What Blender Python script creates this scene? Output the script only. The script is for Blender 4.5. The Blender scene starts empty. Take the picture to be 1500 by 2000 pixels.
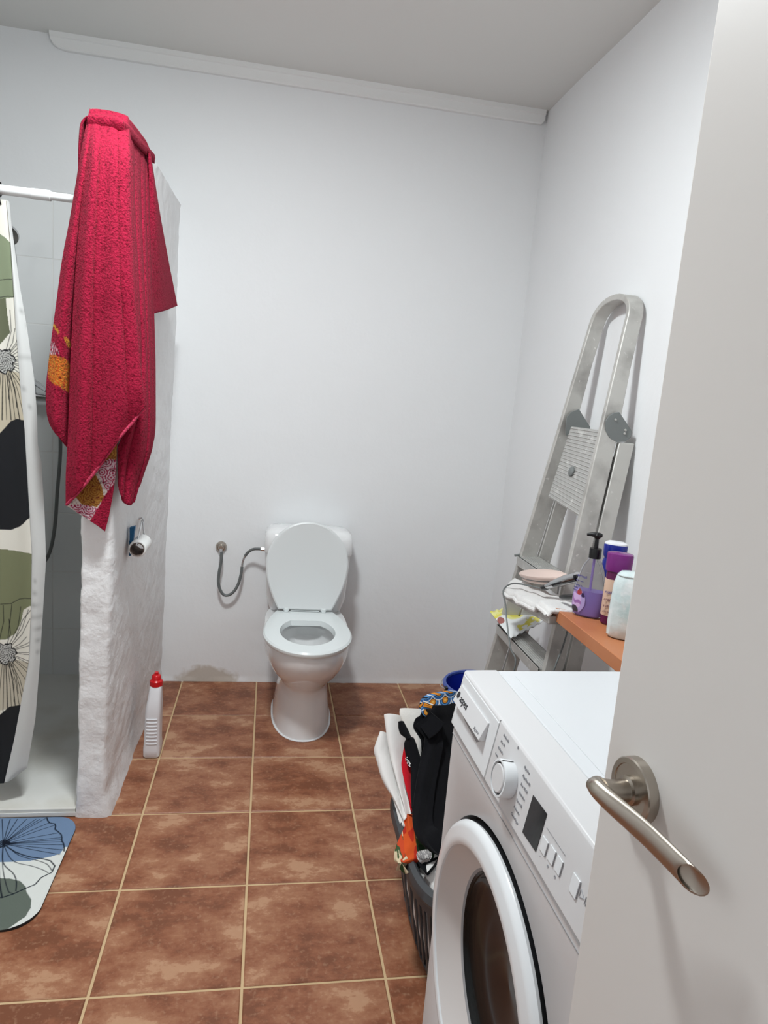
import bpy, math, random
import numpy as np
from mathutils import Vector, Matrix, noise
random.seed(7); rng = np.random.default_rng(7)
SC = bpy.context.scene
COL = SC.collection
# ------------------------------------------------------------------ camera
YAW, PIT, ROLL, FPX = 0.174468, 0.168943, 0.082407, 1346.73
CAM = np.array([0.3263, -3.0537, 1.3560])
def cam_axes():
    f = np.array([math.sin(YAW)*math.cos(PIT), math.cos(YAW)*math.cos(PIT), -math.sin(PIT)])
    r = np.array([math.cos(YAW), -math.sin(YAW), 0.0]); u = np.cross(r, f)
    c, s = math.cos(ROLL), math.sin(ROLL)
    return c*r+s*u, -s*r+c*u, f
CR, CU, CF = cam_axes()
cd = bpy.data.cameras.new('camera'); cam = bpy.data.objects.new('camera', cd); COL.objects.link(cam)
cd.sensor_fit = 'VERTICAL'; cd.sensor_height = 36.0; cd.lens = FPX*36/2000; cd.clip_start = 0.02
mw = Matrix.Identity(4)
for i in range(3):
    mw[i][0], mw[i][1], mw[i][2], mw[i][3] = CR[i], CU[i], -CF[i], CAM[i]
cam.matrix_world = mw
SC.camera = cam
# ------------------------------------------------------------------ light
SC.view_settings.view_transform = 'Standard'; SC.view_settings.look = 'None'
SC.view_settings.gamma = 1.0; SC.view_settings.use_curve_mapping = False
SC.view_settings.exposure = 0.0
w = bpy.data.worlds.new('world'); SC.world = w; w.use_nodes = True
w.node_tree.nodes['Background'].inputs[0].default_value = (0.86, 0.92, 1.0, 1)
w.node_tree.nodes['Background'].inputs[1].default_value = 0.9
LAMP = (0.12, -1.60, 2.545)
ld = bpy.data.lights.new('ceiling_light', 'AREA'); ld.shape = 'DISK'; ld.size = 0.26; ld.energy = 33.0
ld.color = (0.925, 0.985, 1.0)
lo = bpy.data.objects.new('ceiling_light', ld); lo.location = LAMP; COL.objects.link(lo)
l2 = bpy.data.lights.new('ceiling_fill', 'POINT'); l2.energy = 7.5; l2.shadow_soft_size = 0.11; l2.color = (0.925, 0.985, 1.0)     # added omni fill below the lamp, lifts upper walls and ceiling
lo2 = bpy.data.objects.new('ceiling_fill', l2); lo2.location = (LAMP[0], LAMP[1], 2.42); COL.objects.link(lo2)

# ------------------------------------------------------------------ measuring helpers: a sight line met with a plane of the room
def ray(x, y):
    d = (x-750)/FPX*CR - (y-1000)/FPX*CU + CF
    return d
def at(x, y, X=None, Y=None, Z=None):
    d = ray(x, y)
    if X is not None: t = (X-CAM[0])/d[0]
    elif Y is not None: t = (Y-CAM[1])/d[1]
    else: t = (Z-CAM[2])/d[2]
    return CAM+t*d
def atp(x, y, P0, n):
    d = ray(x, y); n = np.array(n, float)
    return CAM + d*(((np.array(P0)-CAM)@n)/(d@n))
# ------------------------------------------------------------------ colour and materials
def lin(c):
    out = []
    for v in c[:3]:
        v = v/255.0
        out.append(v/12.92 if v <= 0.04045 else ((v+0.055)/1.055)**2.4)
    return tuple(out)+(1.0,)
def mat(name, rgb, rough=0.5, metal=0.0, spec=0.5, bump=None, noise_col=None, trans=0.0, ior=1.45, sheen=0.0, coat=0.0, vcol=False, emit=None, sss=0.0, aniso=0):
    m = bpy.data.materials.new(name); m.use_nodes = True
    nt = m.node_tree; b = nt.nodes['Principled BSDF']; L = nt.links
    b.inputs['Base Color'].default_value = lin(rgb); b.inputs['Roughness'].default_value = rough
    b.inputs['Metallic'].default_value = metal; b.inputs['Specular IOR Level'].default_value = spec
    b.inputs['Transmission Weight'].default_value = trans; b.inputs['IOR'].default_value = ior
    b.inputs['Sheen Weight'].default_value = sheen; b.inputs['Coat Weight'].default_value = coat
    if emit: b.inputs['Emission Color'].default_value = lin(emit[0]); b.inputs['Emission Strength'].default_value = emit[1]
    tc = nt.nodes.new('ShaderNodeTexCoord')
    src = None
    if vcol:
        a = nt.nodes.new('ShaderNodeVertexColor'); a.layer_name = 'Col'; src = a.outputs['Color']
        L.new(src, b.inputs['Base Color'])
    if noise_col:     # list of (rgb2, scale, lo, hi)
        for rgb2, sc, lo_, hi_ in noise_col:
            n = nt.nodes.new('ShaderNodeTexNoise'); n.inputs['Scale'].default_value = sc; n.inputs['Detail'].default_value = 5
            L.new(tc.outputs['Object'], n.inputs['Vector'])
            mr = nt.nodes.new('ShaderNodeMapRange'); mr.inputs[1].default_value = lo_; mr.inputs[2].default_value = hi_
            L.new(n.outputs['Fac'], mr.inputs[0])
            mx = nt.nodes.new('ShaderNodeMix'); mx.data_type = 'RGBA'
            if src is None: mx.inputs[6].default_value = lin(rgb)
            else: L.new(src, mx.inputs[6])
            mx.inputs[7].default_value = lin(rgb2); L.new(mr.outputs[0], mx.inputs[0]); src = mx.outputs[2]
        L.new(src, b.inputs['Base Color'])
    if bump:          # list of (scale, strength, distance)
        prev = None
        for sc, st, di in bump:
            n = nt.nodes.new('ShaderNodeTexNoise'); n.inputs['Scale'].default_value = sc; n.inputs['Detail'].default_value = 4
            L.new(tc.outputs['Object'], n.inputs['Vector'])
            bp = nt.nodes.new('ShaderNodeBump'); bp.inputs['Strength'].default_value = st; bp.inputs['Distance'].default_value = di
            L.new(n.outputs['Fac'], bp.inputs['Height'])
            if prev: L.new(prev, bp.inputs['Normal'])
            prev = bp.outputs['Normal']
        L.new(prev, b.inputs['Normal'])
    return m
M = {}
M['plaster'] = mat('plaster', (238, 239, 240), 0.75, spec=0.3, bump=[(9, 0.25, 0.012), (60, 0.15, 0.002)])
M['plaster_rough'] = mat('rough_plaster', (236, 235, 235), 0.7, spec=0.3, bump=[(22, 0.5, 0.012), (110, 0.35, 0.003)])
M['ceiling'] = mat('ceiling_paint', (226, 225, 222), 0.85, spec=0.2, bump=[(14, 0.12, 0.004)])
M['trim'] = mat('trim_plaster', (240, 240, 239), 0.6, spec=0.3, bump=[(30, 0.15, 0.002)])
M['grout'] = mat('grout', (206, 178, 140), 0.9, spec=0.1, bump=[(120, 0.4, 0.001)])
M['wall_tile'] = mat('white_glazed_tile', (234, 236, 236), 0.22, spec=0.5, coat=0.2)
M['wall_grout'] = mat('white_grout', (228, 228, 226), 0.8)
M['tray'] = mat('tray_resin', (226, 225, 220), 0.4, noise_col=[((205, 200, 188), 5, 0.5, 0.8)])
M['ceramic'] = mat('ceramic', (236, 236, 236), 0.08, spec=0.6, coat=0.5)
M['seat'] = mat('seat_plastic', (228, 233, 233), 0.22, spec=0.5)
M['lid'] = mat('lid_plastic', (224, 227, 227), 0.35)
M['water'] = mat('water', (225, 232, 232), 0.02, trans=0.8, ior=1.33)
M['dark'] = mat('dark', (28, 28, 30), 0.5)
M['black'] = mat('black_plastic', (18, 18, 20), 0.3)
M['chrome'] = mat('chrome', (200, 200, 202), 0.18, metal=1.0)
M['nickel'] = mat('brushed_nickel', (176, 168, 158), 0.3, metal=1.0, bump=[(200, 0.05, 0.0005)])
M['hose'] = mat('braided_hose', (120, 122, 122), 0.4, metal=0.7, bump=[(500, 0.6, 0.001)])
M['rubber'] = mat('grey_hose', (112, 116, 116), 0.45, metal=0.2, bump=[(400, 0.5, 0.001)])
M['alu'] = mat('dusty_aluminium', (200, 198, 193), 0.5, metal=0.4, noise_col=[((166, 163, 159), 14, 0.45, 0.75), ((232, 230, 226), 55, 0.66, 0.74)], bump=[(60, 0.15, 0.001)])
M['alu_tread'] = mat('ribbed_aluminium', (190, 189, 186), 0.5, metal=0.4, noise_col=[((225, 224, 220), 40, 0.55, 0.75)], bump=[(80, 0.3, 0.001)])
M['hinge'] = mat('grey_enamel', (122, 126, 125), 0.45)
M['wood'] = mat('orange_wood', (194, 126, 86), 0.4, noise_col=[((180, 108, 68), 6, 0.4, 0.75)])
M['wmwhite'] = mat('appliance_white', (214, 216, 219), 0.25, spec=0.5)
M['wmfront'] = mat('appliance_plastic', (210, 209, 210), 0.35, spec=0.45)
M['wmring'] = mat('door_ring_plastic', (224, 226, 228), 0.2, spec=0.5)
M['wmcone'] = mat('door_cone_plastic', (206, 200, 197), 0.3)
M['glass_dark'] = mat('dark_door_glass', (20, 22, 22), 0.12, spec=0.28)
M['screen'] = mat('black_display', (16, 15, 20), 0.08, spec=0.6)
M['ink'] = mat('grey_ink', (158, 158, 162), 0.6)
M['inkdark'] = mat('dark_ink', (45, 45, 50), 0.6)
M['door'] = mat('door_paint', (215, 211, 207), 0.42, spec=0.4, bump=[(12, 0.06, 0.004)])
M['basket'] = mat('grey_basket', (66, 68, 71), 0.5)
M['bucket'] = mat('blue_bucket', (18, 38, 150), 0.35)
M['bucketrim'] = mat('blue_bucket_rim', (70, 92, 170), 0.3)
M['bleach'] = mat('white_bottle_plastic', (232, 232, 235), 0.35, sss=0.0)
M['redcap'] = mat('red_cap', (205, 18, 28), 0.3)
M['paper'] = mat('toilet_paper', (240, 240, 238), 0.95, bump=[(150, 0.3, 0.001)])
M['card'] = mat('cardboard', (128, 108, 98), 0.85)
M['blue'] = mat('blue_plastic', (38, 100, 145), 0.4)
M['curtainrod'] = mat('white_rod', (232, 234, 234), 0.3)
def cloth(name, rgb, sc=90, st=0.5, fine=900, sheen=0.2, **k):
    return mat(name, rgb, 0.95, spec=0.1, sheen=sheen, bump=[(sc, st, 0.002), (fine, 0.6, 0.001)], **k)
M['towel'] = mat('red_terry', (198, 36, 80), 0.95, spec=0.05, sheen=0.04, vcol=True, noise_col=[((96, 12, 30), 150, 0.50, 0.74)], bump=[(190, 1.0, 0.006), (700, 0.7, 0.002)])
M['whitecloth'] = cloth('white_cotton', (232, 229, 226))
M['creamcloth'] = cloth('cream_cotton', (226, 222, 216))
M['terry'] = mat('white_terry', (236, 234, 232), 0.95, spec=0.1, sheen=0.3, bump=[(260, 0.8, 0.003), (900, 0.5, 0.001)])
M['blackcloth'] = cloth('black_cotton', (20, 20, 23), sheen=0.05)
M['redcloth'] = cloth('red_cotton', (190, 22, 36))
M['printcloth'] = mat('printed_cotton', (200, 200, 200), 0.9, spec=0.1, vcol=True, bump=[(500, 0.3, 0.001)])
M['curtain'] = mat('printed_curtain', (225, 223, 215), 0.6, spec=0.3, vcol=True)
M['mat'] = mat('printed_mat', (200, 200, 200), 0.9, spec=0.1, vcol=True, bump=[(600, 0.4, 0.001)])
M['wipes'] = mat('wipes_film', (235, 236, 236), 0.3, vcol=True)
M['pink'] = mat('pink_plastic', (224, 200, 190), 0.4)
M['clear'] = mat('clear_plastic', (240, 240, 246), 0.08, trans=1.0, ior=1.12)
M['lilac'] = mat('lilac_liquid', (150, 128, 200), 0.3)
M['lilacd'] = mat('lilac_tube', (170, 150, 215), 0.3)
M['purple'] = mat('purple_plastic', (122, 40, 122), 0.25)
M['purpled'] = mat('dark_purple_plastic', (92, 22, 72), 0.25)
M['peach'] = mat('peach_label', (214, 182, 160), 0.5)
M['bluecap'] = mat('blue_cap', (30, 42, 140), 0.25)
M['bag'] = mat('pale_plastic_film', (214, 226, 226), 0.25, noise_col=[((182, 208, 208), 18, 0.45, 0.7), ((236, 238, 238), 30, 0.5, 0.7)], bump=[(40, 0.5, 0.004)])
M['label'] = mat('label', (225, 215, 230), 0.5, vcol=True)
M['lampglow'] = mat('lamp_diffuser', (255, 255, 255), 0.5, emit=((255, 255, 255), 3.0))
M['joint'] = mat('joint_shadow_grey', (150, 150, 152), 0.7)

# tile material: terracotta with cloudy blotches, each tile shifted by its own random number
def tile_mat():
    m = bpy.data.materials.new('terracotta_tile'); m.use_nodes = True; nt = m.node_tree; b = nt.nodes['Principled BSDF']; L = nt.links
    b.inputs['Roughness'].default_value = 0.42; b.inputs['Specular IOR Level'].default_value = 0.35
    tc = nt.nodes.new('ShaderNodeTexCoord'); oi = nt.nodes.new('ShaderNodeObjectInfo')
    ma = nt.nodes.new('ShaderNodeVectorMath'); ma.operation = 'SCALE'; cx = nt.nodes.new('ShaderNodeCombineXYZ')
    for k in range(3): L.new(oi.outputs['Random'], cx.inputs[k])
    L.new(cx.outputs[0], ma.inputs[0]); ma.inputs['Scale'].default_value = 37.0
    ad = nt.nodes.new('ShaderNodeVectorMath'); ad.operation = 'ADD'; L.new(tc.outputs['Object'], ad.inputs[0]); L.new(ma.outputs[0], ad.inputs[1])
    n1 = nt.nodes.new('ShaderNodeTexNoise'); n1.inputs['Scale'].default_value = 7; n1.inputs['Detail'].default_value = 9; n1.inputs['Roughness'].default_value = 0.68
    mp = nt.nodes.new('ShaderNodeMapping'); mp.inputs['Scale'].default_value = (0.75, 1.15, 1); L.new(ad.outputs[0], mp.inputs[0]); L.new(mp.outputs[0], n1.inputs['Vector'])
    r = nt.nodes.new('ShaderNodeValToRGB'); e = r.color_ramp.elements
    e[0].position = 0.40; e[0].color = lin((120, 72, 49)); e[1].position = 0.61; e[1].color = lin((182, 138, 107))
    x = r.color_ramp.elements.new(0.47); x.color = lin((142, 88, 62)); x = r.color_ramp.elements.new(0.57); x.color = lin((162, 112, 83))
    L.new(n1.outputs['Fac'], r.inputs[0])
    n2 = nt.nodes.new('ShaderNodeTexNoise'); n2.inputs['Scale'].default_value = 90; n2.inputs['Detail'].default_value = 3; L.new(ad.outputs[0], n2.inputs['Vector'])
    mr = nt.nodes.new('ShaderNodeMapRange'); mr.inputs[1].default_value = 0.55; mr.inputs[2].default_value = 0.75; mr.inputs[4].default_value = 0.35; L.new(n2.outputs['Fac'], mr.inputs[0])
    mx = nt.nodes.new('ShaderNodeMix'); mx.data_type = 'RGBA'; L.new(mr.outputs[0], mx.inputs[0]); L.new(r.outputs[0], mx.inputs[6]); mx.inputs[7].default_value = lin((190, 152, 122))
    L.new(mx.outputs[2], b.inputs['Base Color'])
    bp = nt.nodes.new('ShaderNodeBump'); bp.inputs['Strength'].default_value = 0.15; bp.inputs['Distance'].default_value = 0.002; L.new(n1.outputs['Fac'], bp.inputs['Height']); L.new(bp.outputs[0], b.inputs['Normal'])
    return m
M['tile'] = tile_mat()
# back wall plaster with the damp stain at its foot
def stained():
    m = M['plaster'].copy(); m.name = 'plaster_stained'; nt = m.node_tree; b = nt.nodes['Principled BSDF']; L = nt.links
    tc = nt.nodes.new('ShaderNodeTexCoord'); mp = nt.nodes.new('ShaderNodeMapping')
    mp.inputs['Location'].default_value = (-0.11/0.14, 0, 0); mp.inputs['Scale'].default_value = (1/0.14, 0.01, 1/0.075)
    L.new(tc.outputs['Object'], mp.inputs[0]); ln = nt.nodes.new('ShaderNodeVectorMath'); ln.operation = 'LENGTH'; L.new(mp.outputs[0], ln.inputs[0])
    n = nt.nodes.new('ShaderNodeTexNoise'); n.inputs['Scale'].default_value = 22; n.inputs['Detail'].default_value = 6; L.new(tc.outputs['Object'], n.inputs['Vector'])
    a = nt.nodes.new('ShaderNodeMath'); a.operation = 'ADD'; L.new(ln.outputs['Value'], a.inputs[0]); L.new(n.outputs['Fac'], a.inputs[1])
    mr = nt.nodes.new('ShaderNodeMapRange'); mr.inputs[1].default_value = 1.55; mr.inputs[2].default_value = 1.25; mr.inputs[3].default_value = 0; mr.inputs[4].default_value = 0.75; L.new(a.outputs[0], mr.inputs[0])
    mx = nt.nodes.new('ShaderNodeMix'); mx.data_type = 'RGBA'; mx.inputs[6].default_value = lin((238, 239, 240)); mx.inputs[7].default_value = lin((190, 178, 162)); L.new(mr.outputs[0], mx.inputs[0])
    L.new(mx.outputs[2], b.inputs['Base Color']); return m
M['plaster_stained'] = stained()

# ------------------------------------------------------------------ geometry helpers
ORG = {}
def rotz(a): return np.array([[math.cos(a), -math.sin(a), 0], [math.sin(a), math.cos(a), 0], [0, 0, 1]])
class G:
    def __init__(s): s.v = []; s.f = []
    def add(s, v, f):
        o = len(s.v); s.v += [tuple(map(float, p)) for p in v]; s.f += [tuple(i+o for i in q) for q in f]; return s
    def box(s, c, d, R=None):
        x, y, z = d[0]/2, d[1]/2, d[2]/2
        v = np.array([(i*x, j*y, k*z) for i in (-1, 1) for j in (-1, 1) for k in (-1, 1)], float)
        if R is not None: v = v @ np.array(R).T
        return s.add(v+np.array(c), [(0, 1, 3, 2), (4, 6, 7, 5), (0, 4, 5, 1), (2, 3, 7, 6), (0, 2, 6, 4), (1, 5, 7, 3)])
    def hexa(s, a, b):      # two matching quads joined to a solid
        return s.add(list(a)+list(b), [(3, 2, 1, 0), (4, 5, 6, 7), (0, 1, 5, 4), (1, 2, 6, 5), (2, 3, 7, 6), (3, 0, 4, 7)])
    def loft(s, rings, caps=True, closed=True):
        n = len(rings[0]); v = [p for r in rings for p in r]; f = []
        for i in range(len(rings)-1):
            for j in range(n if closed else n-1):
                k = (j+1) % n
                f.append((i*n+j, i*n+k, (i+1)*n+k, (i+1)*n+j))
        if caps: f.append(tuple(range(n))[::-1]); f.append(tuple((len(rings)-1)*n+j for j in range(n)))
        return s.add(v, f)
    def grid(s, P):
        n, m = P.shape[:2]; i, j = np.meshgrid(np.arange(n-1), np.arange(m-1), indexing='ij')
        a = (i*m+j).ravel(); f = np.stack([a, a+1, a+m+1, a+m], 1)
        return s.add(P.reshape(-1, 3).tolist(), f.tolist())
    def tube(s, pts, r, seg=10, caps=True, flat=None):
        pts = [np.array(p, float) for p in pts]; rings = []
        up = np.array([0, 0, 1.0]); prevn = None
        for i, p in enumerate(pts):
            t = pts[min(i+1, len(pts)-1)]-pts[max(i-1, 0)]; t /= np.linalg.norm(t)
            if prevn is None:
                n = np.cross(t, up)
                if np.linalg.norm(n) < 1e-3: n = np.cross(t, [1, 0, 0])
            else: n = prevn-t*(prevn@t)
            n /= np.linalg.norm(n); b = np.cross(t, n); prevn = n
            rr = r[i] if hasattr(r, '__len__') else r
            rings.append([p+rr*(math.cos(a)*n+math.sin(a)*b) for a in np.linspace(0, 2*math.pi, seg, endpoint=False)])
        return s.loft(rings, caps)
    def lathe(s, prof, c, ax=(0, 0, 1), seg=32, caps=True):   # prof: (radius, height along axis)
        ax = np.array(ax, float); ax /= np.linalg.norm(ax); a = np.cross(ax, [0, 0, 1.0])
        if np.linalg.norm(a) < 1e-3: a = np.array([1.0, 0, 0])
        a /= np.linalg.norm(a); b = np.cross(ax, a); c = np.array(c, float)
        rings = [[c+h*ax+r*(math.cos(t)*a+math.sin(t)*b) for t in np.linspace(0, 2*math.pi, seg, endpoint=False)] for r, h in prof]
        return s.loft(rings, caps)
    def build(s, name, m, parent=None, smooth=False, bevel=0, solid=0, off=-1, cols=None, loc=None, seg=2, angle=35):
        v = np.array(s.v, float)
        o0 = ORG[parent.name] if parent is not None else np.array(loc if loc is not None else (0, 0, 0), float)
        me = bpy.data.meshes.new(name); me.from_pydata((v-o0).tolist(), [], s.f); me.update()
        if cols is not None:
            ca = me.color_attributes.new('Col', 'FLOAT_COLOR', 'POINT')
            ca.data.foreach_set('color', np.c_[cols, np.ones(len(cols))].astype(np.float32).ravel())
        ob = bpy.data.objects.new(name, me); COL.objects.link(ob); me.materials.append(m)
        if parent is not None: ob.parent = parent
        else: ob.location = o0
        ORG[ob.name] = o0
        if smooth:
            me.polygons.foreach_set('use_smooth', [True]*len(me.polygons))
        if solid:
            md = ob.modifiers.new('solid', 'SOLIDIFY'); md.thickness = solid; md.offset = off
        if bevel:
            md = ob.modifiers.new('bevel', 'BEVEL'); md.width = bevel; md.segments = seg; md.limit_method = 'ANGLE'; md.angle_limit = math.radians(angle); md.harden_normals = False
            me.polygons.foreach_set('use_smooth', [True]*len(me.polygons))
            for md_ in [md]: md_.miter_outer = 'MITER_ARC'
        if (smooth or bevel):
            try: me.set_sharp_from_angle(angle=math.radians(38))
            except Exception: pass
        return ob
def thing(name, label, cat, loc, group=None):
    o = bpy.data.objects.new(name, None); COL.objects.link(o); o.location = loc; o.empty_display_size = 0.05
    o['label'] = label; o['category'] = cat
    if group: o['group'] = group
    ORG[o.name] = np.array(loc, float); return o
def tag(o, label=None, cat=None, group=None, kind=None):
    for k, v in (('label', label), ('category', cat), ('group', group), ('kind', kind)):
        if v: o[k] = v
    return o
def cr(P, n):       # Catmull-Rom resample of control points to n samples
    P = np.array(P, float)
    if len(P) == 2: t = np.linspace(0, 1, n)[:, None]; return P[0]*(1-t)+P[1]*t
    Q = np.vstack([2*P[0]-P[1], P, 2*P[-1]-P[-2]])
    d = np.r_[0, np.cumsum(np.linalg.norm(np.diff(P, axis=0), axis=1))]; d /= d[-1]
    out = []
    for s in np.linspace(0, 1, n):
        i = min(np.searchsorted(d, s, side='right')-1, len(P)-2); i = max(i, 0); t = (s-d[i])/(d[i+1]-d[i]+1e-12)
        a, b, c, e = Q[i], Q[i+1], Q[i+2], Q[i+3]
        out.append(0.5*((2*b)+(-a+c)*t+(2*a-5*b+4*c-e)*t*t+(-a+3*b-3*c+e)*t**3))
    return np.array(out)
def sheet(cols, n, m):       # cols: list of columns of 3D points -> (n, m, 3)
    C = np.array([cr(c, n) for c in cols])          # (k, n, 3)
    k = len(cols); out = np.zeros((n, m, 3)); tt = np.linspace(0, k-1, m)
    Q = np.concatenate([[2*C[0]-C[1]], C, [2*C[-1]-C[-2]]])
    for j, t in enumerate(tt):
        i = min(int(t), k-2); u = t-i; a, b, c, e = Q[i], Q[i+1], Q[i+2], Q[i+3]
        out[:, j] = 0.5*((2*b)+(-a+c)*u+(2*a-5*b+4*c-e)*u*u+(-a+3*b-3*c+e)*u**3)
    return out
def pip(poly, x, y):
    poly = np.array(poly, float); ins = np.zeros(x.shape, bool); j = len(poly)-1
    for i in range(len(poly)):
        xi, yi = poly[i][0], poly[i][1]; xj, yj = poly[j][0], poly[j][1]
        c = ((yi > y) != (yj > y)) & (x < (xj-xi)*(y-yi)/((yj-yi) if yj != yi else 1e-9)+xi); ins ^= c; j = i
    return ins
def dseg(px, py, pts):
    d = np.full(px.shape, 1e9)
    for a, b in zip(pts[:-1], pts[1:]):
        a = np.array(a[:2], float); b = np.array(b[:2], float); v = b-a
        t = np.clip(((px-a[0])*v[0]+(py-a[1])*v[1])/(v@v+1e-12), 0, 1)
        d = np.minimum(d, np.hypot(px-a[0]-t*v[0], py-a[1]-t*v[1]))
    return d
def L3(c): return np.array(lin(c)[:3])
def noise3(P, sc, off=0):
    return np.array([noise.noise(Vector((p[0]*sc+off, p[1]*sc, p[2]*sc))) for p in P])
def text(body, name, m, parent, O, ex, ez, size, align='LEFT', depth=0.0004):
    cu = bpy.data.curves.new(name, 'FONT'); cu.body = body; cu.size = size; cu.align_x = align; cu.extrude = depth; cu.resolution_u = 3
    t = bpy.data.objects.new('tmp', cu); COL.objects.link(t)
    me = bpy.data.meshes.new_from_object(t.evaluated_get(bpy.context.evaluated_depsgraph_get()))
    ex = np.array(ex, float); ex /= np.linalg.norm(ex); ez = np.array(ez, float); ez /= np.linalg.norm(ez); en = np.cross(ex, ez)
    g = G(); g.v = [tuple(np.array(O)+v.co.x*ex+v.co.y*ez+v.co.z*en) for v in me.vertices]; g.f = [tuple(p.vertices) for p in me.polygons]
    bpy.data.objects.remove(t); bpy.data.curves.remove(cu)
    return g.build(name, m, parent)

# ================================================================== SETTING
XL, XR, YF, ZC = -1.15, 1.426, -3.34, 2.592
floor = G().box(((XL+XR)/2-0.0, -1.9, -0.053), (XR-XL+0.3, 4.2, 0.1)).build('floor', M['grout']); tag(floor, kind='structure')
ORG['floor'] = np.zeros(3)
PITCH, JT = 0.333, 0.0065
tile_cache = {}
def tile_mesh(wd, dp):
    k = (round(wd, 3), round(dp, 3))
    if k not in tile_cache:
        a, b = wd/2, dp/2; c = 0.0025
        rings = [[(sx*(a-q), sy*(b-q), z) for sx, sy in ((-1, -1), (1, -1), (1, 1), (-1, 1))] for q, z in ((0, -0.008), (0, -0.002), (c, 0))]
        g = G().loft(rings, caps=True); me = bpy.data.meshes.new('floor_tile'); me.from_pydata(g.v, [], g.f); me.materials.append(M['tile']); tile_cache[k] = me
    return tile_cache[k]
TRAY = (-1.15, -0.19, -1.005, 0)
xs = [PITCH*i for i in range(-4, 6)]; ys = [0.0, -0.337]+[-0.337-PITCH*(k+1) for k in range(9)]
for i in range(len(xs)-1):
    for j in range(len(ys)-1):
        x0, x1 = max(xs[i], XL), min(xs[i+1], XR); y1, y0 = ys[j], max(ys[j+1], YF)
        if y1 > -1.0 and x1 > -0.19 and x0 < -0.15: x0 = max(x0, -0.19)
        if x1-x0 < 0.02 or y1-y0 < 0.02: continue
        if y1 > -1.0 and x1 <= -0.15: continue
        ob = bpy.data.objects.new('tile', tile_mesh(x1-x0-JT, y1-y0-JT)); COL.objects.link(ob); ob.parent = floor
        ob.location = ((x0+x1)/2, (y0+y1)/2, random.uniform(-0.0004, 0.0004)); ob.rotation_euler.z = random.uniform(-0.0012, 0.0012)

# back wall with a slightly ragged foot
g = G(); n, m = 60, 110
X = np.linspace(XL-0.1, XR+0.1, m); Z = np.r_[np.linspace(-0.01, 0.06, 12), np.linspace(0.08, ZC+0.05, n-12)]
P = np.zeros((n, m, 3)); P[:, :, 0] = X[None]; P[:, :, 2] = Z[:, None]
for i in range(n):
    for j in range(m):
        p = P[i, j]; q = Vector((p[0]*2.2, 0, p[2]*2.2)); y = 0.004*noise.noise(q)+0.0015*noise.noise(q*5)
        if p[2] < 0.022 and p[0] > -0.1: y -= (0.022-max(p[2], 0))*max(0, 0.1+0.6*noise.noise(Vector((p[0]*17, 3, 0))))
        P[i, j, 1] = y
g.grid(P); g.box(((XL+XR)/2, 0.11, ZC/2), (XR-XL+0.3, 0.18, ZC+0.1))
wall_back = g.build('wall_back', M['plaster_stained'], smooth=False); tag(wall_back, kind='structure')
wall_back.data.polygons.foreach_set('use_smooth', [True]*len(wall_back.data.polygons)); wall_back.data.set_sharp_from_angle(angle=math.radians(50))
# glazed wall tiles of the shower (25 x 40 cm) on the back wall
z = 2.031; zt = [2.031-0.256*k for k in range(9)]
def tile_box(c, d, mt, parent, name='wall_tile'):
    return G().box(c, d).build(name, mt, parent, bevel=0.0012, seg=1)
G().box(((-1.15-0.185)/2, -0.0045, 1.03), (0.965, 0.0095, 2.0)).build('tile_grout', M['wall_grout'], wall_back)
vx = [-1.15, -0.95, -0.55, -0.19]
for k in range(8):
    z1, z0 = zt[k], max(zt[k+1], 0.02)
    for a in range(3):
        tile_box(((vx[a]+vx[a+1])/2, -0.006, (z0+z1)/2), (vx[a+1]-vx[a]-0.0025, 0.008, z1-z0-0.0025), M['wall_tile'], wall_back)
wall_left = G().box((XL-0.06, YF/2, ZC/2), (0.12, -YF+0.3, ZC+0.1)).build('wall_left', M['plaster']); tag(wall_left, kind='structure'); ORG['wall_left'] = np.zeros(3)
G().box((XL+0.003, -0.5, 1.03), (0.0085, 1.0, 2.0)).build('tile_grout', M['wall_grout'], wall_left)
for k in range(8):
    z1, z0 = zt[k], max(zt[k+1], 0.02)
    for y0, y1 in ((-0.4, -0.01), (-0.8, -0.4), (-1.0, -0.8)):
        tile_box((XL+0.004, (y0+y1)/2, (z0+z1)/2), (0.008, y1-y0-0.0025, z1-z0-0.0025), M['wall_tile'], wall_left)
# right wall
g = G(); n, m = 50, 60; Yv = np.linspace(YF-0.1, 0.05, m); Zv = np.linspace(-0.01, ZC+0.05, n); P = np.zeros((n, m, 3))
for i in range(n):
    for j in range(m):
        q = Vector((7, Yv[j]*2.2, Zv[i]*2.2)); P[i, j] = (XR+0.005*noise.noise(q), Yv[j], Zv[i])
g.grid(P[:, ::-1]); g.box((XR+0.11, YF/2, ZC/2), (0.18, -YF+0.3, ZC+0.1))
wr = g.build('wall_right', M['plaster'], smooth=True); tag(wr, kind='structure')
# front wall behind the viewer, with the doorway
g = G(); y = YF-0.06
g.box(((XL-0.08)/2-0.04, y, ZC/2), (-0.08-XL+0.02, 0.12, ZC)); g.box(((0.75+XR)/2, y, ZC/2), (XR-0.75, 0.12, ZC)); g.box((0.335, y, (2.06+ZC)/2), (0.83, 0.12, ZC-2.06))
wf = g.build('wall_front', M['plaster']); tag(wf, kind='structure')
ceil = G().box(((XL+XR)/2, YF/2, ZC+0.05), (XR-XL+0.3, -YF+0.3, 0.1)).build('ceiling', M['ceiling']); tag(ceil, kind='structure')
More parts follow.
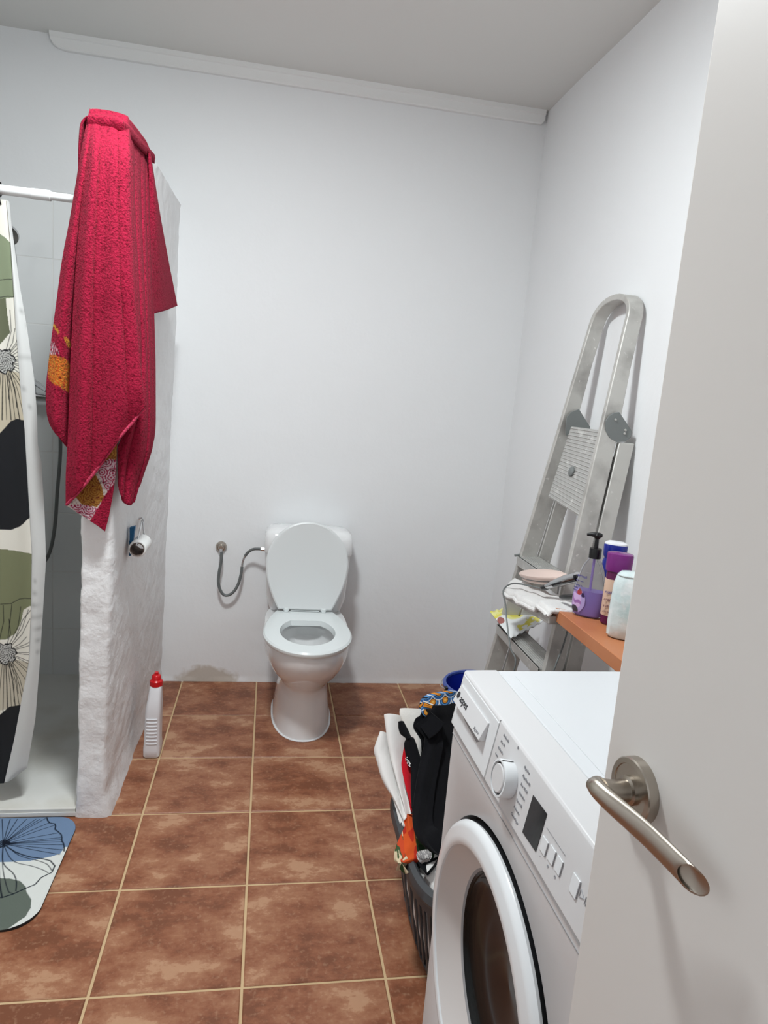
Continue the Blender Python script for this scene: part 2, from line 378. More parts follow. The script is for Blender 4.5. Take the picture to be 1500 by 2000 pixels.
# partition (half wall of the shower), hand plastered
def part_x(z): t = z/2.04; return (-0.195+0.019*t, -0.111+0.024*t)
g = G(); rows = 150; rings = []
zz = np.linspace(-0.004, 2.04, rows)
Yr = np.linspace(0.02, -1.0, 60)
for z in zz:
    xl, xr = part_x(z); xrb = xr+0.016
    ring = []
    per = [(xl, y, -1, 0) for y in Yr]+[(xl+0.004, -1.010, -.7, -.7)]
    per += [(xl+(xr-xl)*t, -1.013, 0, -1) for t in np.linspace(0.1, 0.9, 9)]+[(xr-0.004, -1.010, .7, -.7)]
    per += [(xr+(xrb-xr)*(1+y), y, 1, 0) for y in Yr[::-1]]
    for x, y, nx, ny in per:
        q = Vector((x*6, y*6, z*6)); d = 0.0045*noise.noise(q)+0.003*noise.noise(q*3.1)+0.0016*noise.noise(q*9)
        if abs(ny) > 0 or y < -0.96: d += 0.0009*noise.noise(Vector((x*3, y*3, z*38)))
        fl = max(0, 0.07-z)*0.16*(1 if nx > 0 or ny < 0 else 0)
        if nx > 0: fl *= 1.0+0.8*max(0, 1-abs(y+0.9)/0.25)
        ring.append((x+nx*(d+fl), y+ny*(d+fl*0.3), z*(1-0.024*min(1, max(0, (-y-0.55)/0.45)))))
    rings.append(ring)
top = rings[-1]; cx = np.mean([p[0] for p in top])
rings.append([(cx+(p[0]-cx)*0.8, p[1] if p[1] > -0.9 else p[1]+0.01, p[2]+0.006) for p in top])
g.loft(rings)
wp = g.build('wall_partition', M['plaster_rough'], smooth=False); tag(wp, kind='structure')
wp.data.polygons.foreach_set('use_smooth', [True]*len(wp.data.polygons)); wp.data.set_sharp_from_angle(angle=math.radians(60))
# moulding at the head of the back wall
st = [(-0.559, 2.574), (-0.556, 2.562), (-0.546, 2.549), (-0.530, 2.541), (-0.505, 2.5365)]+[(x, 2.536) for x in np.linspace(-0.4, 1.36, 12)]+[(1.402, 2.538), (1.41, 2.544), (1.414, 2.556)]
rings = []
for x, zb in st:
    zm = max(2.572, zb+0.004)
    rings.append([(x, 0.01, 2.597), (x, -0.028, 2.597), (x, -0.028, zm+0.003), (x, -0.0215, zm), (x, -0.0215, zb+0.004), (x, -0.0165, zb), (x, 0.01, zb)])
tr = G().loft(rings).build('trim_1', M['trim']); tag(tr, kind='structure')

# ceiling lamp (above the middle of the room, out of the frame)
t = thing('ceiling_lamp', 'round flush white ceiling lamp over the middle of the tiled floor', 'lamp', (LAMP[0], LAMP[1], ZC))
G().lathe([(0.16, 0), (0.16, -0.03), (0.15, -0.036), (0.14, -0.03), (0.14, 0)], (LAMP[0], LAMP[1], ZC)).build('lamp_rim', M['wmwhite'], t, smooth=True)
G().lathe([(0.139, -0.005), (0.139, -0.026), (0.0, -0.027)], (LAMP[0], LAMP[1], ZC), caps=False).build('diffuser', M['lampglow'], t, smooth=True)

# open door at the right
E2 = np.array([0.641, -2.523]); DR = np.array([0.087, -0.996]); DR /= np.linalg.norm(DR); DO = np.array([DR[1], -DR[0]])
def DP(t, o, z): return (E2[0]+DR[0]*t+DO[0]*o, E2[1]+DR[1]*t+DO[1]*o, z)
g = G().hexa([DP(0, 0, .008), DP(.8, 0, .008), DP(.8, 0, 2.035), DP(0, 0, 2.035)], [DP(0, -.036, .008), DP(.8, -.036, .008), DP(.8, -.036, 2.035), DP(0, -.036, 2.035)])
door = g.build('door_1', M['door'], bevel=0.002); tag(door, kind='structure'); ORG['door_1'] = np.zeros(3)
dn = np.array([DO[0], DO[1], 0]); C0 = np.array(DP(.049, 0, 1.05))
rose = G().lathe([(0.0268, 0), (0.0268, 0.0085), (0.0258, 0.0095), (0.0215, 0.0098), (0.021, 0.0088), (0.0, 0.0088)], C0, dn, 48, caps=False).build('door_handle', M['nickel'], door, smooth=True)
g = G(); g.lathe([(0.0122, 0.008), (0.0122, 0.012), (0.0095, 0.013), (0.0092, 0.024), (0.011, 0.034)], C0, dn, 28)
g.build('handle_neck', M['nickel'], rose, smooth=True)
# lever: starts as a round elbow in front of the neck, flattens to an open oval end
path = [(.036, .030, 1.051), (.044, .037, 1.052), (.060, .036, 1.0505), (.080, .031, 1.048), (.098, .027, 1.046), (.118, .0235, 1.0435), (.136, .021, 1.0415), (.143, .0205, 1.041)]
path = cr([DP(*q) for q in path], 26); rings = []
for i, p in enumerate(path):
    s = i/25; tdir = path[min(i+1, 25)]-path[max(i-1, 0)]; tdir /= np.linalg.norm(tdir)
    nn = dn-tdir*(dn@tdir); nn /= np.linalg.norm(nn); bb = np.cross(tdir, nn)
    hz = 0.0078+0.0022*math.sin(min(s*1.5, 1)*math.pi/2) if s > 0.08 else 0.0050+0.03*s; hn = (0.0080-0.0035*min(1, s*1.6)) if s > 0.08 else 0.005+0.04*s
    ring = []
    for a in np.linspace(0, 2*math.pi, 20, endpoint=False):
        q = p+nn*hn*math.cos(a)+bb*hz*math.sin(a)
        if s > 0.8: q = q+tdir*0.012*((s-0.8)/0.2)*math.cos(a)*-1
        ring.append(q)
    rings.append(ring)
r2 = [[p*0.86+np.mean(rings[-1], axis=0)*0.14 for p in rings[-1]]]
inner = [[q-0.006*(path[-1]-path[-3])/np.linalg.norm(path[-1]-path[-3]) for q in r2[0]]]
G().loft(rings+r2+inner).build('lever', M['nickel'], rose, smooth=True)

# ================================================================== SHOWER
t = thing('shower_tray', 'low off-white shower tray behind the curtain, beside the half wall', 'shower tray', (-0.67, -0.5, 0.0))
g = G(); g.loft([[(x, y, z) for x, y in ((XL, -1.008+q), (-0.197, -1.008+q), (-0.197, 0), (XL, 0))] for z, q in ((-0.003, 0.004), (0.012, 0.0), (0.026, 0.0), (0.030, 0.004))], caps=True)
g.build('tray_body', M['tray'], t, bevel=0.0)
G().lathe([(0.045, 0.0301), (0.045, 0.032), (0.0, 0.033)], (-0.67, -0.3, 0), caps=False).build('drain', M['chrome'], t, smooth=True)
G().box((-0.67, -1.0095, 0.010), (0.955, 0.002, 0.012)).build('front_seal', M['wall_grout'], t)

t = thing('shower_mixer', 'chrome shower mixer with hanging hose between curtain and red towel', 'shower tap', (-0.58, -0.01, 1.24))
G().tube([(-0.72, -0.075, 1.232), (-0.50, -0.075, 1.232)], 0.017, 20).build('mixer_body', M['chrome'], t, smooth=True)
for x_ in (-0.69, -0.53): G().tube([(x_, -0.012, 1.232), (x_, -0.07, 1.232)], 0.02, 18).build('wall_connector', M['chrome'], t, smooth=True)
g = G(); g.tube([(-0.61, -0.075, 1.245), (-0.61, -0.08, 1.275)], 0.016, 16); g.tube([(-0.615, -0.08, 1.298), (-0.58, -0.11, 1.285), (-0.535, -0.14, 1.262)], [0.013, 0.011, 0.008], 14)
g.build('mixer_lever', M['chrome'], t, smooth=True)
hp = [(-0.52, -0.075, 1.225), (-0.507, -0.08, 1.15), tuple(at(118, 860, Y=-.07)), tuple(at(117, 900, Y=-.07)), tuple(at(112, 960, Y=-.07)), tuple(at(108, 1020, Y=-.07)), tuple(at(101, 1065, Y=-.07)), tuple(at(92, 1090, Y=-.07)), tuple(at(80, 1104, Y=-.07)), tuple(at(62, 1100, Y=-.08)), tuple(at(40, 1040, Y=-.08)), tuple(at(30, 900, Y=-.08)), tuple(at(28, 700, Y=-.09)), tuple(at(30, 560, Y=-.09))]
G().tube(cr(hp, 60), 0.0072, 10).build('shower_hose', M['hose'], t, smooth=True)
hx = at(30, 555, Y=-.09); g = G(); g.tube([hx, hx+np.array([0, -.02, .1]), hx+np.array([0, -.06, .16])], [.011, .012, .014], 14); g.lathe([(0.015, -0.03), (0.04, 0.0), (0.04, 0.012), (0, 0.014)], hx+np.array([0, -.075, .17]), (0, -.8, -.6)); g.build('hand_shower', M['chrome'], t, smooth=True)

t = thing('curtain_rod', 'white tension rod carrying the shower curtain, left of red towel', 'curtain rod', (-0.66, -0.975, 1.802))
G().tube([(XL+.004, -0.975, 1.809), (-0.30, -0.975, 1.803)], 0.0125, 20).build('outer_tube', M['curtainrod'], t, smooth=True)
G().tube([(-0.325, -0.975, 1.803), (-0.278, -0.975, 1.803)], 0.0138, 20).build('sleeve', M['curtainrod'], t, smooth=True)
G().tube([(-0.29, -0.975, 1.803), (-0.19, -0.975, 1.802)], 0.0105, 20).build('inner_tube', M['curtainrod'], t, smooth=True)
G().lathe([(0.02, 0), (0.02, 0.012), (0.014, 0.02)], (XL+.009, -0.975, 1.809), (1, 0, 0)).build('end_cap', M['curtainrod'], t, smooth=True); G().lathe([(0.018, 0), (0.018, 0.01), (0.012, 0.018)], (-0.181, -0.975, 1.802), (-1, 0, 0)).build('end_cap', M['curtainrod'], t, smooth=True)

# curtain: printed sheet whose right border folds back
ct = thing('shower_curtain', 'white shower curtain printed with green, black and beige flowers', 'curtain', (-0.7, -0.97, 1.78))
Fp = [(15, 392), (22, 470), (28, 560), (33, 640), (42, 760), (50, 840), (57, 960), (64, 1080), (62, 1200), (58, 1290), (42, 1375), (30, 1440), (10, 1527)]
Gp = [(20, 394), (30, 470), (42, 560), (56, 640), (70, 740), (75, 800), (77, 868), (84, 900), (90, 1000), (93, 1090), (87, 1190), (80, 1300), (72, 1400), (56, 1495), (14, 1527)]
F3 = np.array([at(x, y, Y=-0.975) for x, y in Fp]); G3 = np.array([at(x, y, Y=-0.955) for x, y in Gp])
ZT, ZB = F3[0][2], F3[-1][2]
def edge(A, z): return np.interp(-z, -A[:, 2], A[:, 0])
nz = 1100; zs = np.linspace(ZT, ZB, nz)
def fold(x, z):
    s = (ZT-z)/(ZT-ZB); return 0.022*np.sin((x+0.4)*52+1.3*np.sin(z*2))*np.clip((-(x+0.40))*9, 0.12, 1)*(0.6+0.6*s)
xv = np.linspace(-0.50, 0, 120)
P = np.zeros((nz, 120, 3)); ef = edge(F3, zs)
for i in range(nz):
    x = -0.50+(ef[i]+0.50)*np.linspace(0, 1, 120); P[i, :, 0] = x; P[i, :, 1] = -0.972+fold(x, zs[i])-0.010*np.exp(-((x-ef[i])/0.03)**2); P[i, :, 2] = zs[i]
# print polygons, given in the sheet's own (x, z)
def cz(pts): return [tuple(at(x, y, Y=-0.975)[[0, 2]]) for x, y in pts]
V = P.reshape(-1, 3); vx_, vz_ = V[:, 0], V[:, 2]
cols = np.tile(L3((226, 223, 212)), (len(V), 1))
green = L3((128, 138, 112)); greend = L3((100, 104, 82)); blk = L3((26, 28, 32)); beige = L3((196, 186, 164)); ink = L3((30, 30, 32)); pale = L3((210, 208, 200))
for poly, c in ((cz([(-60, 450), (0, 457), (12, 465), (25, 478), (45, 500), (45, 580), (12, 583), (-60, 585)]), green), (cz([(-60, 585), (12, 583), (14, 610), (20, 650), (0, 672), (-60, 690)]), greend),
                (cz([(-60, 735), (0, 725), (25, 725), (45, 730), (50, 800), (52, 850), (-60, 850)]), beige), (cz([(-60, 870), (0, 845), (20, 823), (33, 818), (60, 822), (62, 1008), (40, 1028), (20, 1036), (-60, 1030)]), blk),
                (cz([(-60, 1070), (0, 1073), (75, 1081), (75, 1180), (60, 1182), (47, 1190), (41, 1215), (30, 1238), (10, 1250), (-60, 1255)]), L3((122, 126, 96))),
                (cz([(-60, 1300), (0, 1296), (25, 1288), (60, 1292), (60, 1375), (42, 1380), (-60, 1400)]), L3((192, 184, 166))), (cz([(-60, 1410), (0, 1396), (18, 1381), (45, 1374), (60, 1376), (40, 1440), (20, 1500), (8, 1540), (-60, 1540)]), blk)):
    cols[pip(poly, vx_, vz_)] = c
def flower(cols, vx, vz, conv, c, rad, lines, wl):
    cc = np.array(conv([c])[0])
    for pts, wd in lines:
        d = dseg(vx, vz, conv(pts)); k = np.clip(1.3-d/(wl*wd), 0, 1)[:, None]; cols[:] = cols*(1-k)+ink*k
    d = np.hypot(vx-cc[0], vz-cc[1]); a = np.arctan2(vz-cc[1], vx-cc[0]); r = rad*(1+0.12*np.sin(a*7)+0.06*np.sin(a*13+1))
    inn = d < r; cols[inn] = L3((186, 186, 182)); cols[np.abs(d-r) < wl*1.2] = ink
    ph = np.abs(np.sin(a*9+d*260)*np.sin(d*520+a*3)); cols[inn & (ph < 0.22)] = ink
for cxp, cyp in ((6, 705), (8, 1278)):
    lines = []
    for a in np.linspace(-75, 75, 17):
        ra = math.radians(a+random.uniform(-3, 3)); r0, r1 = 18, random.uniform(58, 105)
        lines.append(([(cxp+r0*math.cos(ra), cyp-r0*math.sin(ra)), (cxp+.6*r1*math.cos(ra)+2, cyp-.6*r1*math.sin(ra)), (cxp+r1*math.cos(ra*1.08), cyp-r1*math.sin(ra*1.08))], 0.7))
    for dx in (-25, -12, -3, 6, 15, 24, 34, 44):
        lines.append(([(cxp+dx*0.35, cyp+18), (cxp+dx*0.7, cyp+60), (cxp+dx, cyp+115)], random.choice((0.6, 0.7, 1.1))))
    flower(cols, vx_, vz_, cz, (cxp, cyp), 0.031, lines, 0.0016)
for pts in ([(0, 1181), (20, 1180), (38, 1170), (50, 1167), (66, 1167)], [(-10, 548), (10, 546), (24, 546)], [(-10, 582), (15, 579), (28, 580)], [(22, 1181), (18, 1215), (14, 1250)], [(62, 1190), (45, 1210), (28, 1250)], [(5, 1183), (6, 1215), (-2, 1250)]):
    k = np.clip(1.3-dseg(vx_, vz_, cz(pts))/0.0012, 0, 1)[:, None]; cols[:] = cols*(1-k)+ink*k
g = G().grid(P); g.build('printed_panel', M['curtain'], ct, smooth=True, cols=cols)
# the rest of the sheet, gathered to the left and mostly out of the frame
xs_ = np.linspace(-1.12, -0.50, 260); zs2 = np.linspace(ZT, ZB, 420); P2 = np.zeros((420, 260, 3))
for i, z in enumerate(zs2): P2[i, :, 0] = xs_; P2[i, :, 1] = -0.972+fold(xs_, z); P2[i, :, 2] = z
V2 = P2.reshape(-1, 3); c2 = np.tile(L3((226, 223, 212)), (len(V2), 1))
for cx_, cz_, r, c in ((-.62, 1.5, .1, green), (-.85, 1.2, .13, blk), (-.66, .9, .1, beige), (-.95, .7, .12, green), (-.7, .4, .12, blk), (-1.0, 1.6, .1, beige)):
    d = np.hypot((V2[:, 0]-cx_), (V2[:, 2]-cz_)*0.7); c2[d < r] = c
G().grid(P2).build('gathered_panel', M['curtain'], ct, smooth=True, cols=c2)
# border folded back: pale reverse side
eg = edge(G3, zs[::8]); P3 = np.zeros((len(eg), 14, 3))
for i, z in enumerate(zs[::8]):
    xf = edge(F3, z); s = np.linspace(0, 1, 14)
    P3[i, :, 0] = xf+(max(eg[i], xf+.002)-xf)*s; P3[i, :, 1] = -0.975-0.008+0.014*s-0.012*np.sin(s*math.pi)*0.6; P3[i, :, 2] = z
V3 = P3.reshape(-1, 3); c3 = np.tile(L3((206, 207, 205)), (len(V3), 1))
for zc_, sp in ((at(60, 700, Y=-.96)[2], .13), (at(70, 1200, Y=-.96)[2], .1)):
    for k in range(7):
        zl = zc_+(k-3)*sp*0.33+0.25*(V3[:, 0]+0.34)*(k-3)*0.6; kk = np.clip(1-np.abs(V3[:, 2]-zl)/0.003, 0, 1)[:, None]*0.35; c3 = c3*(1-kk)+ink*kk
G().grid(P3).build('folded_border', M['curtain'], ct, smooth=True, cols=c3)
for i in range(8):
    x = -0.405-0.092*i; g = G()
    pts = [(x, -0.975+0.017*math.sin(a), 1.806+0.02*math.cos(a)) for a in np.linspace(0.5, 5.6, 14)]+[(x+.004, -0.985, 1.775), (x+.006, -0.976, 1.764), (x+.008, -0.968, 1.770)]
    g.tube(cr(pts, 30), 0.0022, 8); tag(g.build('hook', M['black'], ct, smooth=True), 'black wire hook')

# ================================================================== TOWEL on the half wall
tw = thing('bath_towel', 'crimson terry bath towel slung over end of the white half wall', 'towel', (-0.09, -1.02, 2.05))
def swirl(p2, nc=60, f=230, seed=3, lo=(0, 0), hi=(1, 1)):
    r = np.random.default_rng(seed); c = r.uniform(lo, hi, (nc, 2)); d = np.full(len(p2), 1e9)
    for q in c: d = np.minimum(d, np.hypot(p2[:, 0]-q[0], p2[:, 1]-q[1]))
    return (np.sin(d*f*2*math.pi) > 0.15)
red = L3((160, 32, 60)); gold = L3((196, 132, 52)); golddk = L3((150, 92, 40)); pinkw = L3((226, 196, 206)); redd = L3((150, 26, 52))
def TY(pts, Y): return [at(x, y, Y=Y if not hasattr(Y, '__len__') else Y[i]) for i, (x, y) in enumerate(pts)]
def towel_part(name, P, paint=None, th=0.006, lab=None, folds=0, amp=0.0, ph=0.0):
    V = P.reshape(-1, 3); c = np.tile(red, (len(V), 1))
    if paint: paint(V, c)
    N = np.array([noise.noise(Vector(p)*9) for p in V])
    P = P.copy()
    if folds:
        u_ = np.linspace(0, 1, P.shape[1])[None, :]; s_ = np.linspace(0, 1, P.shape[0])[:, None]
        f_ = amp*(np.abs(np.sin(math.pi*folds*(u_+0.03*np.sin(s_*5))+ph))**0.7-0.6)*np.clip(s_*5, 0, 1)*np.clip(u_*8, 0, 1)*np.clip((1-u_)*8, 0, 1)
        P[..., 1] -= f_; P[..., 0] += f_*0.35
    P[..., 1] += (N*0.004).reshape(P.shape[:2])
    o = G().grid(P).build(name, M['towel'], tw, smooth=True, cols=c); md = o.modifiers.new('s', 'SOLIDIFY'); md.thickness = th; md.offset = 0
    # a rolled hem closes the thickness
    if lab: o['label'] = lab
    return o
def tz(pts): return [tuple(at(x, y, Y=-1.05)[[0, 2]]) for x, y in pts]
# left strip that falls behind, with embroidered band
c0 = TY([(176, 214), (160, 300), (145, 390), (120, 530), (104, 650), (92, 745), (92, 800), (98, 828)], [-1.0, -1.035, -1.04, -1.045, -1.05, -1.05, -1.05, -1.05])
c1 = TY([(181, 216), (168, 300), (154, 390), (135, 530), (122, 650), (113, 745), (110, 820), (112, 850)], [-1.0, -1.055, -1.065, -1.07, -1.07, -1.07, -1.07, -1.06])
c2_ = TY([(187, 217), (177, 300), (166, 390), (152, 530), (143, 650), (138, 745), (134, 840), (131, 873)], [-1.0, -1.03, -1.03, -1.035, -1.035, -1.035, -1.035, -1.035])
def paintL(V, c):
    x, z = V[:, 0], V[:, 2]
    a = pip(tz([(96, 690), (112, 694), (128, 700), (138, 720), (136, 770), (120, 756), (96, 738)]), x, z); s = swirl(np.c_[x, z], 40, 150, 5, (-.28, 1.2), (-.15, 1.45)); c[a] = gold; c[a & s] = L3((212, 96, 40))
    a = pip(tz([(100, 668), (112, 672), (121, 690), (108, 694), (98, 690)]), x, z); c[a & swirl(np.c_[x, z], 40, 190, 5, (-.28, 1.2), (-.15, 1.45))] = pinkw
    for q in ([(106, 634), (120, 650)], [(130, 662), (134, 676), (140, 668)]): c[dseg(x, z, tz(q)) < 0.0035] = gold
    for q in ([(112, 654), (140, 690)], [(96, 740), (136, 780)]): c[dseg(x, z, tz(q)) < 0.0022] = redd
towel_part('left_fall', sheet([c0, c1, c2_], 200, 50), paintL)
# main front fall
m0 = TY([(179, 214), (172, 300), (160, 400), (147, 560), (139, 700), (134, 850), (130, 930), (129, 985)], [-1.0, -1.05, -1.06, -1.065, -1.07, -1.07, -1.07, -1.065])
m1 = TY([(192, 215), (188, 300), (182, 400), (172, 560), (166, 700), (160, 850), (156, 957)], [-.99, -1.07, -1.09, -1.095, -1.1, -1.1, -1.09])
m2 = TY([(208, 217), (207, 300), (205, 400), (200, 560), (196, 700), (192, 850), (189, 916)], [-.99, -1.06, -1.075, -1.08, -1.085, -1.085, -1.085])
m3 = TY([(228, 221), (230, 300), (231, 400), (233, 560), (236, 700), (236, 800), (234, 853)], [-.98, -1.07, -1.09, -1.1, -1.105, -1.105, -1.09])
m4 = TY([(246, 227), (250, 300), (252, 400), (258, 560), (266, 680), (273, 750), (279, 797)], [-.97, -1.05, -1.065, -1.075, -1.08, -1.08, -1.07])
m5 = TY([(250, 231), (255, 300), (258, 400), (263, 560), (270, 680), (275, 750), (278, 790)], [-.95, -1.02, -1.03, -1.035, -1.04, -1.04, -1.045])
def paintM(V, c): pass
towel_part('front_fall', sheet([m0, m1, m2, m3, m4, m5], 220, 110), paintM, folds=3, amp=.016, ph=.3)
# hem roll along the lower edge of the front fall
hem = cr([at(130, 986, Y=-1.066), at(156, 958, Y=-1.092), at(189, 917, Y=-1.087), at(212, 885, Y=-1.088), at(234, 854, Y=-1.092), at(258, 826, Y=-1.082), at(279, 798, Y=-1.072)], 40)
o = G().tube(hem, 0.0042, 8).build('hem', M['towel'], tw, smooth=True, cols=np.tile(L3((206, 70, 100)), (40*8, 1)))
# turned-up corner showing the printed reverse
t0 = TY([(132, 975), (131, 985), (132, 990)], [-1.06, -1.06, -1.06]); t0 = TY([(142, 965), (136, 978), (131, 988)], -1.055)
k1 = TY([(180, 900), (168, 955), (158, 1006)], -1.05); k2 = TY([(212, 860), (200, 950), (186, 1024)], -1.055); k3 = TY([(229, 845), (225, 930), (214, 1000), (205, 1038)], -1.045)
def paintC(V, c):
    x, z = V[:, 0], V[:, 2]; p2 = np.c_[x, z]; c[:] = L3((226, 214, 206))
    s = swirl(p2, 90, 170, 11, (-.24, .9), (-.06, 1.16))
    a = pip(tz([(140, 960), (172, 918), (186, 922), (200, 950), (204, 972), (190, 990), (160, 985)]), x, z); c[a] = L3((178, 128, 62)); c[a & s] = golddk
    a = pip(tz([(200, 890), (228, 858), (229, 895), (208, 905)]), x, z); c[a] = L3((178, 128, 62)); c[a & s] = golddk
    a = pip(tz([(190, 915), (212, 896), (228, 898), (224, 945), (212, 965), (200, 940)]), x, z); c[a] = pinkw; c[a & s] = L3((176, 60, 90))
    a = pip(tz([(135, 985), (160, 985), (192, 992), (176, 1016), (150, 1000)]), x, z); c[a] = pinkw; c[a & s] = L3((170, 50, 84))
    a = pip(tz([(228, 935), (204, 968), (196, 985), (176, 1018), (170, 1030), (205, 1060), (235, 1000)]), x, z); c[a] = red
towel_part('turned_corner', sheet([t0, k1, k2, k3], 120, 90), paintC, th=0.004, lab='turned-up towel corner with gold and white swirl print')
# right-hand fall, wrapping onto the side of the half wall
r0 = TY([(248, 230), (252, 300), (256, 420), (262, 560), (264, 700), (256, 800), (236, 860), (230, 880), (232, 952)], [-.96, -1.005, -1.02, -1.03, -1.03, -1.035, -1.035, -1.035, -1.035])
r1 = TY([(262, 246), (264, 320), (267, 420), (274, 560), (278, 700), (272, 800), (254, 880), (246, 930), (242, 981)], [-.86, -.9, -.93, -.96, -.98, -1.01, -1.02, -1.03, -1.03])
r2_ = TY([(274, 262), (277, 340), (280, 440), (285, 580), (289, 700), (290, 800), (286, 880), (272, 930), (258, 984)], [-.76, -.82, -.86, -.9, -.93, -.95, -.95, -.97, -1.0])
r3 = TY([(284, 276), (285, 350), (288, 450), (292, 600), (296, 720), (297, 820), (290, 880), (278, 920), (266, 960)], [-.68, -.76, -.78, -.8, -.82, -.84, -.86, -.9, -.93])
r4 = TY([(291, 292), (292, 370), (295, 470), (299, 600), (302, 720), (302, 830), (297, 870), (289, 898), (280, 925)], [-.63, -.70, -.72, -.72, -.74, -.76, -.8, -.82, -.86])
towel_part('side_fall', sheet([r0, r1, r2_, r3, r4], 200, 110), folds=4, amp=.018, ph=.5)
# dark inner fold below the tip
i0 = TY([(232, 862), (236, 900), (240, 960)], [-1.025]*3); i1 = TY([(252, 850), (258, 890), (256, 950)], [-1.03, -1.035, -1.03]); i2 = TY([(270, 862), (282, 878), (290, 884)], [-1.0, -.98, -.96])
# back piece lying against the side of the wall
b0 = [at(289, 292, X=-.07), at(292, 400, X=-.065), at(294, 500, X=-.06), at(297, 613, X=-.058)]
b1 = [at(292, 300, X=-.066), at(303, 400, X=-.052), at(312, 500, X=-.045), at(322, 606, X=-.04)]
b2 = [at(293, 303, X=-.068), at(308, 400, X=-.055), at(326, 500, X=-.05), at(345, 597, X=-.046)]
towel_part('back_fall', sheet([b0, b1, b2], 120, 40))
# the part lying over the top of the wall
c_ = []
for (x, y) in ((-0.172, -1.028), (-0.15, -1.03), (-0.12, -1.03), (-0.085, -1.02), (-0.078, -0.85), (-0.076, -0.75), (-0.074, -0.64)):
    zt_ = 2.046*(1-0.024*min(1, max(0, (-y-0.55)/0.45)))+.012; c_.append([(x*1.0, y+.014, zt_-.036), (x, y+.001, zt_-.012), (-0.135+0.2*(x+0.135), y+0.04, zt_+.006), (-0.19, y+0.06, zt_), (-0.205, y+0.06, 1.95), (-0.205, y+0.06, 1.75)])
towel_part('top_fold', sheet(c_, 60, 50))

# ================================================================== toilet roll and blue piece
t = thing('toilet_roll_holder', 'thin chrome wire roll holder hanging on the half wall', 'roll holder', (-0.085, -0.72, 0.9))
Ph = at(271, 1014, X=-.092); Pc = at(268, 1070, X=-.060)
g = G(); g.tube(cr([Ph+[-.002, 0, 0], Ph+[.012, 0, .004], Ph+[.016, 0, -.01]], 8), .003, 8)
g.tube([Ph+[.012, -.01, -.004], Pc+[0, -.005, .015]], .0028, 8); g.tube([Ph+[.012, .01, -.004], Pc+[0.0, .115, .02]], .0028, 8)
g.tube([Pc+[0, -.012, .012], Pc+[0, .118, .012]], .003, 8); g.tube([Pc+[0, -.005, .015], Pc+[0, -.012, .012]], .003, 8); g.tube([Pc+[0, .115, .02], Pc+[0, .118, .012]], .003, 8)
g.build('wire_frame', M['chrome'], t, smooth=True)
g = G(); g.box(Ph+[-.004, 0, -.022], (.005, .022, .055)); g.build('wall_plate', M['chrome'], t, bevel=.002)
t = thing('toilet_roll', 'nearly finished white toilet roll showing its brown tube, on the half wall', 'toilet roll', tuple(Pc))
G().lathe([(0.0212, 0), (0.0212, .1), (0.0203, .1), (0.0203, 0), (.0212, 0)], Pc+[0, -.005, -.005], (0, 1, 0), 32, caps=False).build('cardboard_tube', M['card'], t, smooth=True)
rings = []
G().lathe([(0.0214, .001), (0.0245, .001), (0.0270, .004), (0.0270, .097), (0.0245, .099), (.0214, .099)], Pc+[0.001, -.004, -.0035], (0, 1, 0), 36, caps=False).build('paper', M['paper'], t, smooth=True)
Pb = at(258, 1055, X=-.088)
t = thing('hanging_scraper', 'slim blue plastic piece hanging beside the toilet roll', 'plastic hanger', tuple(Pb))
g = G().hexa([at(253, 1030, X=-.092), at(264, 1028, X=-.078), at(259, 1058, X=-.078), at(253, 1060, X=-.092)], [at(253, 1030, X=-.092)+[0, .02, 0], at(264, 1028, X=-.078)+[0, .02, 0], at(259, 1058, X=-.078)+[0, .02, 0], at(253, 1060, X=-.092)+[0, .02, 0]]); g.build('blade', M['blue'], t, bevel=.001)
g = G().hexa([at(252, 1056, X=-.092), at(257, 1056, X=-.086), at(255.5, 1086, X=-.086), at(251.5, 1086, X=-.092)], [at(252, 1056, X=-.092)+[0, .015, 0], at(257, 1056, X=-.086)+[0, .015, 0], at(255.5, 1086, X=-.086)+[0, .015, 0], at(251.5, 1086, X=-.092)+[0, .015, 0]]); g.build('grip', M['blue'], t, bevel=.001)

# ================================================================== TOILET
TC = 0.522
def egg(cx, hw, yf, yb, n=48, back=2.6, front=2.0, z=0):
    yc = yb-(yb-yf)*0.42 if False else (yf+yb)/2+0.03*(1 if yb-yf > .4 else 0); r = []
    for a in np.linspace(0, 2*math.pi, n, endpoint=False):
        c, s = math.cos(a), math.sin(a)
        e = front if s < 0 else back
        x = abs(c)**(2/e)*(1 if c > 0 else -1)*hw; yy = abs(s)**(2/e)
        y = yc-(yc-yf)*yy if s < 0 else yc+(yb-yc)*yy
        r.append((cx+x, y, z))
    return r
toilet = thing('toilet', 'white close-coupled toilet with raised lid against the back wall', 'toilet', (TC, -0.35, 0))
sec = [(0, .116, -.553, -.12), (.004, .119, -.556, -.12), (.03, .117, -.553, -.12), (.09, .108, -.545, -.12), (.15, .101, -.54, -.12), (.185, .098, -.54, -.11), (.205, .104, -.552, -.11), (.23, .122, -.58, -.1), (.262, .143, -.622, -.09), (.295, .158, -.655, -.08), (.325, .167, -.678, -.07), (.35, .171, -.69, -.05), (.385, .172, -.697, -.04), (.398, .169, -.694, -.045)]
rings = [egg(TC, hw, yf, yb, z=z, back=3.2, front=2.25) for z, hw, yf, yb in sec]
inn = [(.398, .120, -.640, -.30), (.380, .112, -.628, -.31), (.34, .118, -.632, -.30), (.30, .105, -.60, -.32), (.25, .075, -.52, -.34), (.225, .05, -.47, -.36)]
rings += [egg(TC, hw, yf, yb, z=z, back=2.2) for z, hw, yf, yb in inn]
G().loft(rings).build('bowl', M['ceramic'], toilet, smooth=True)
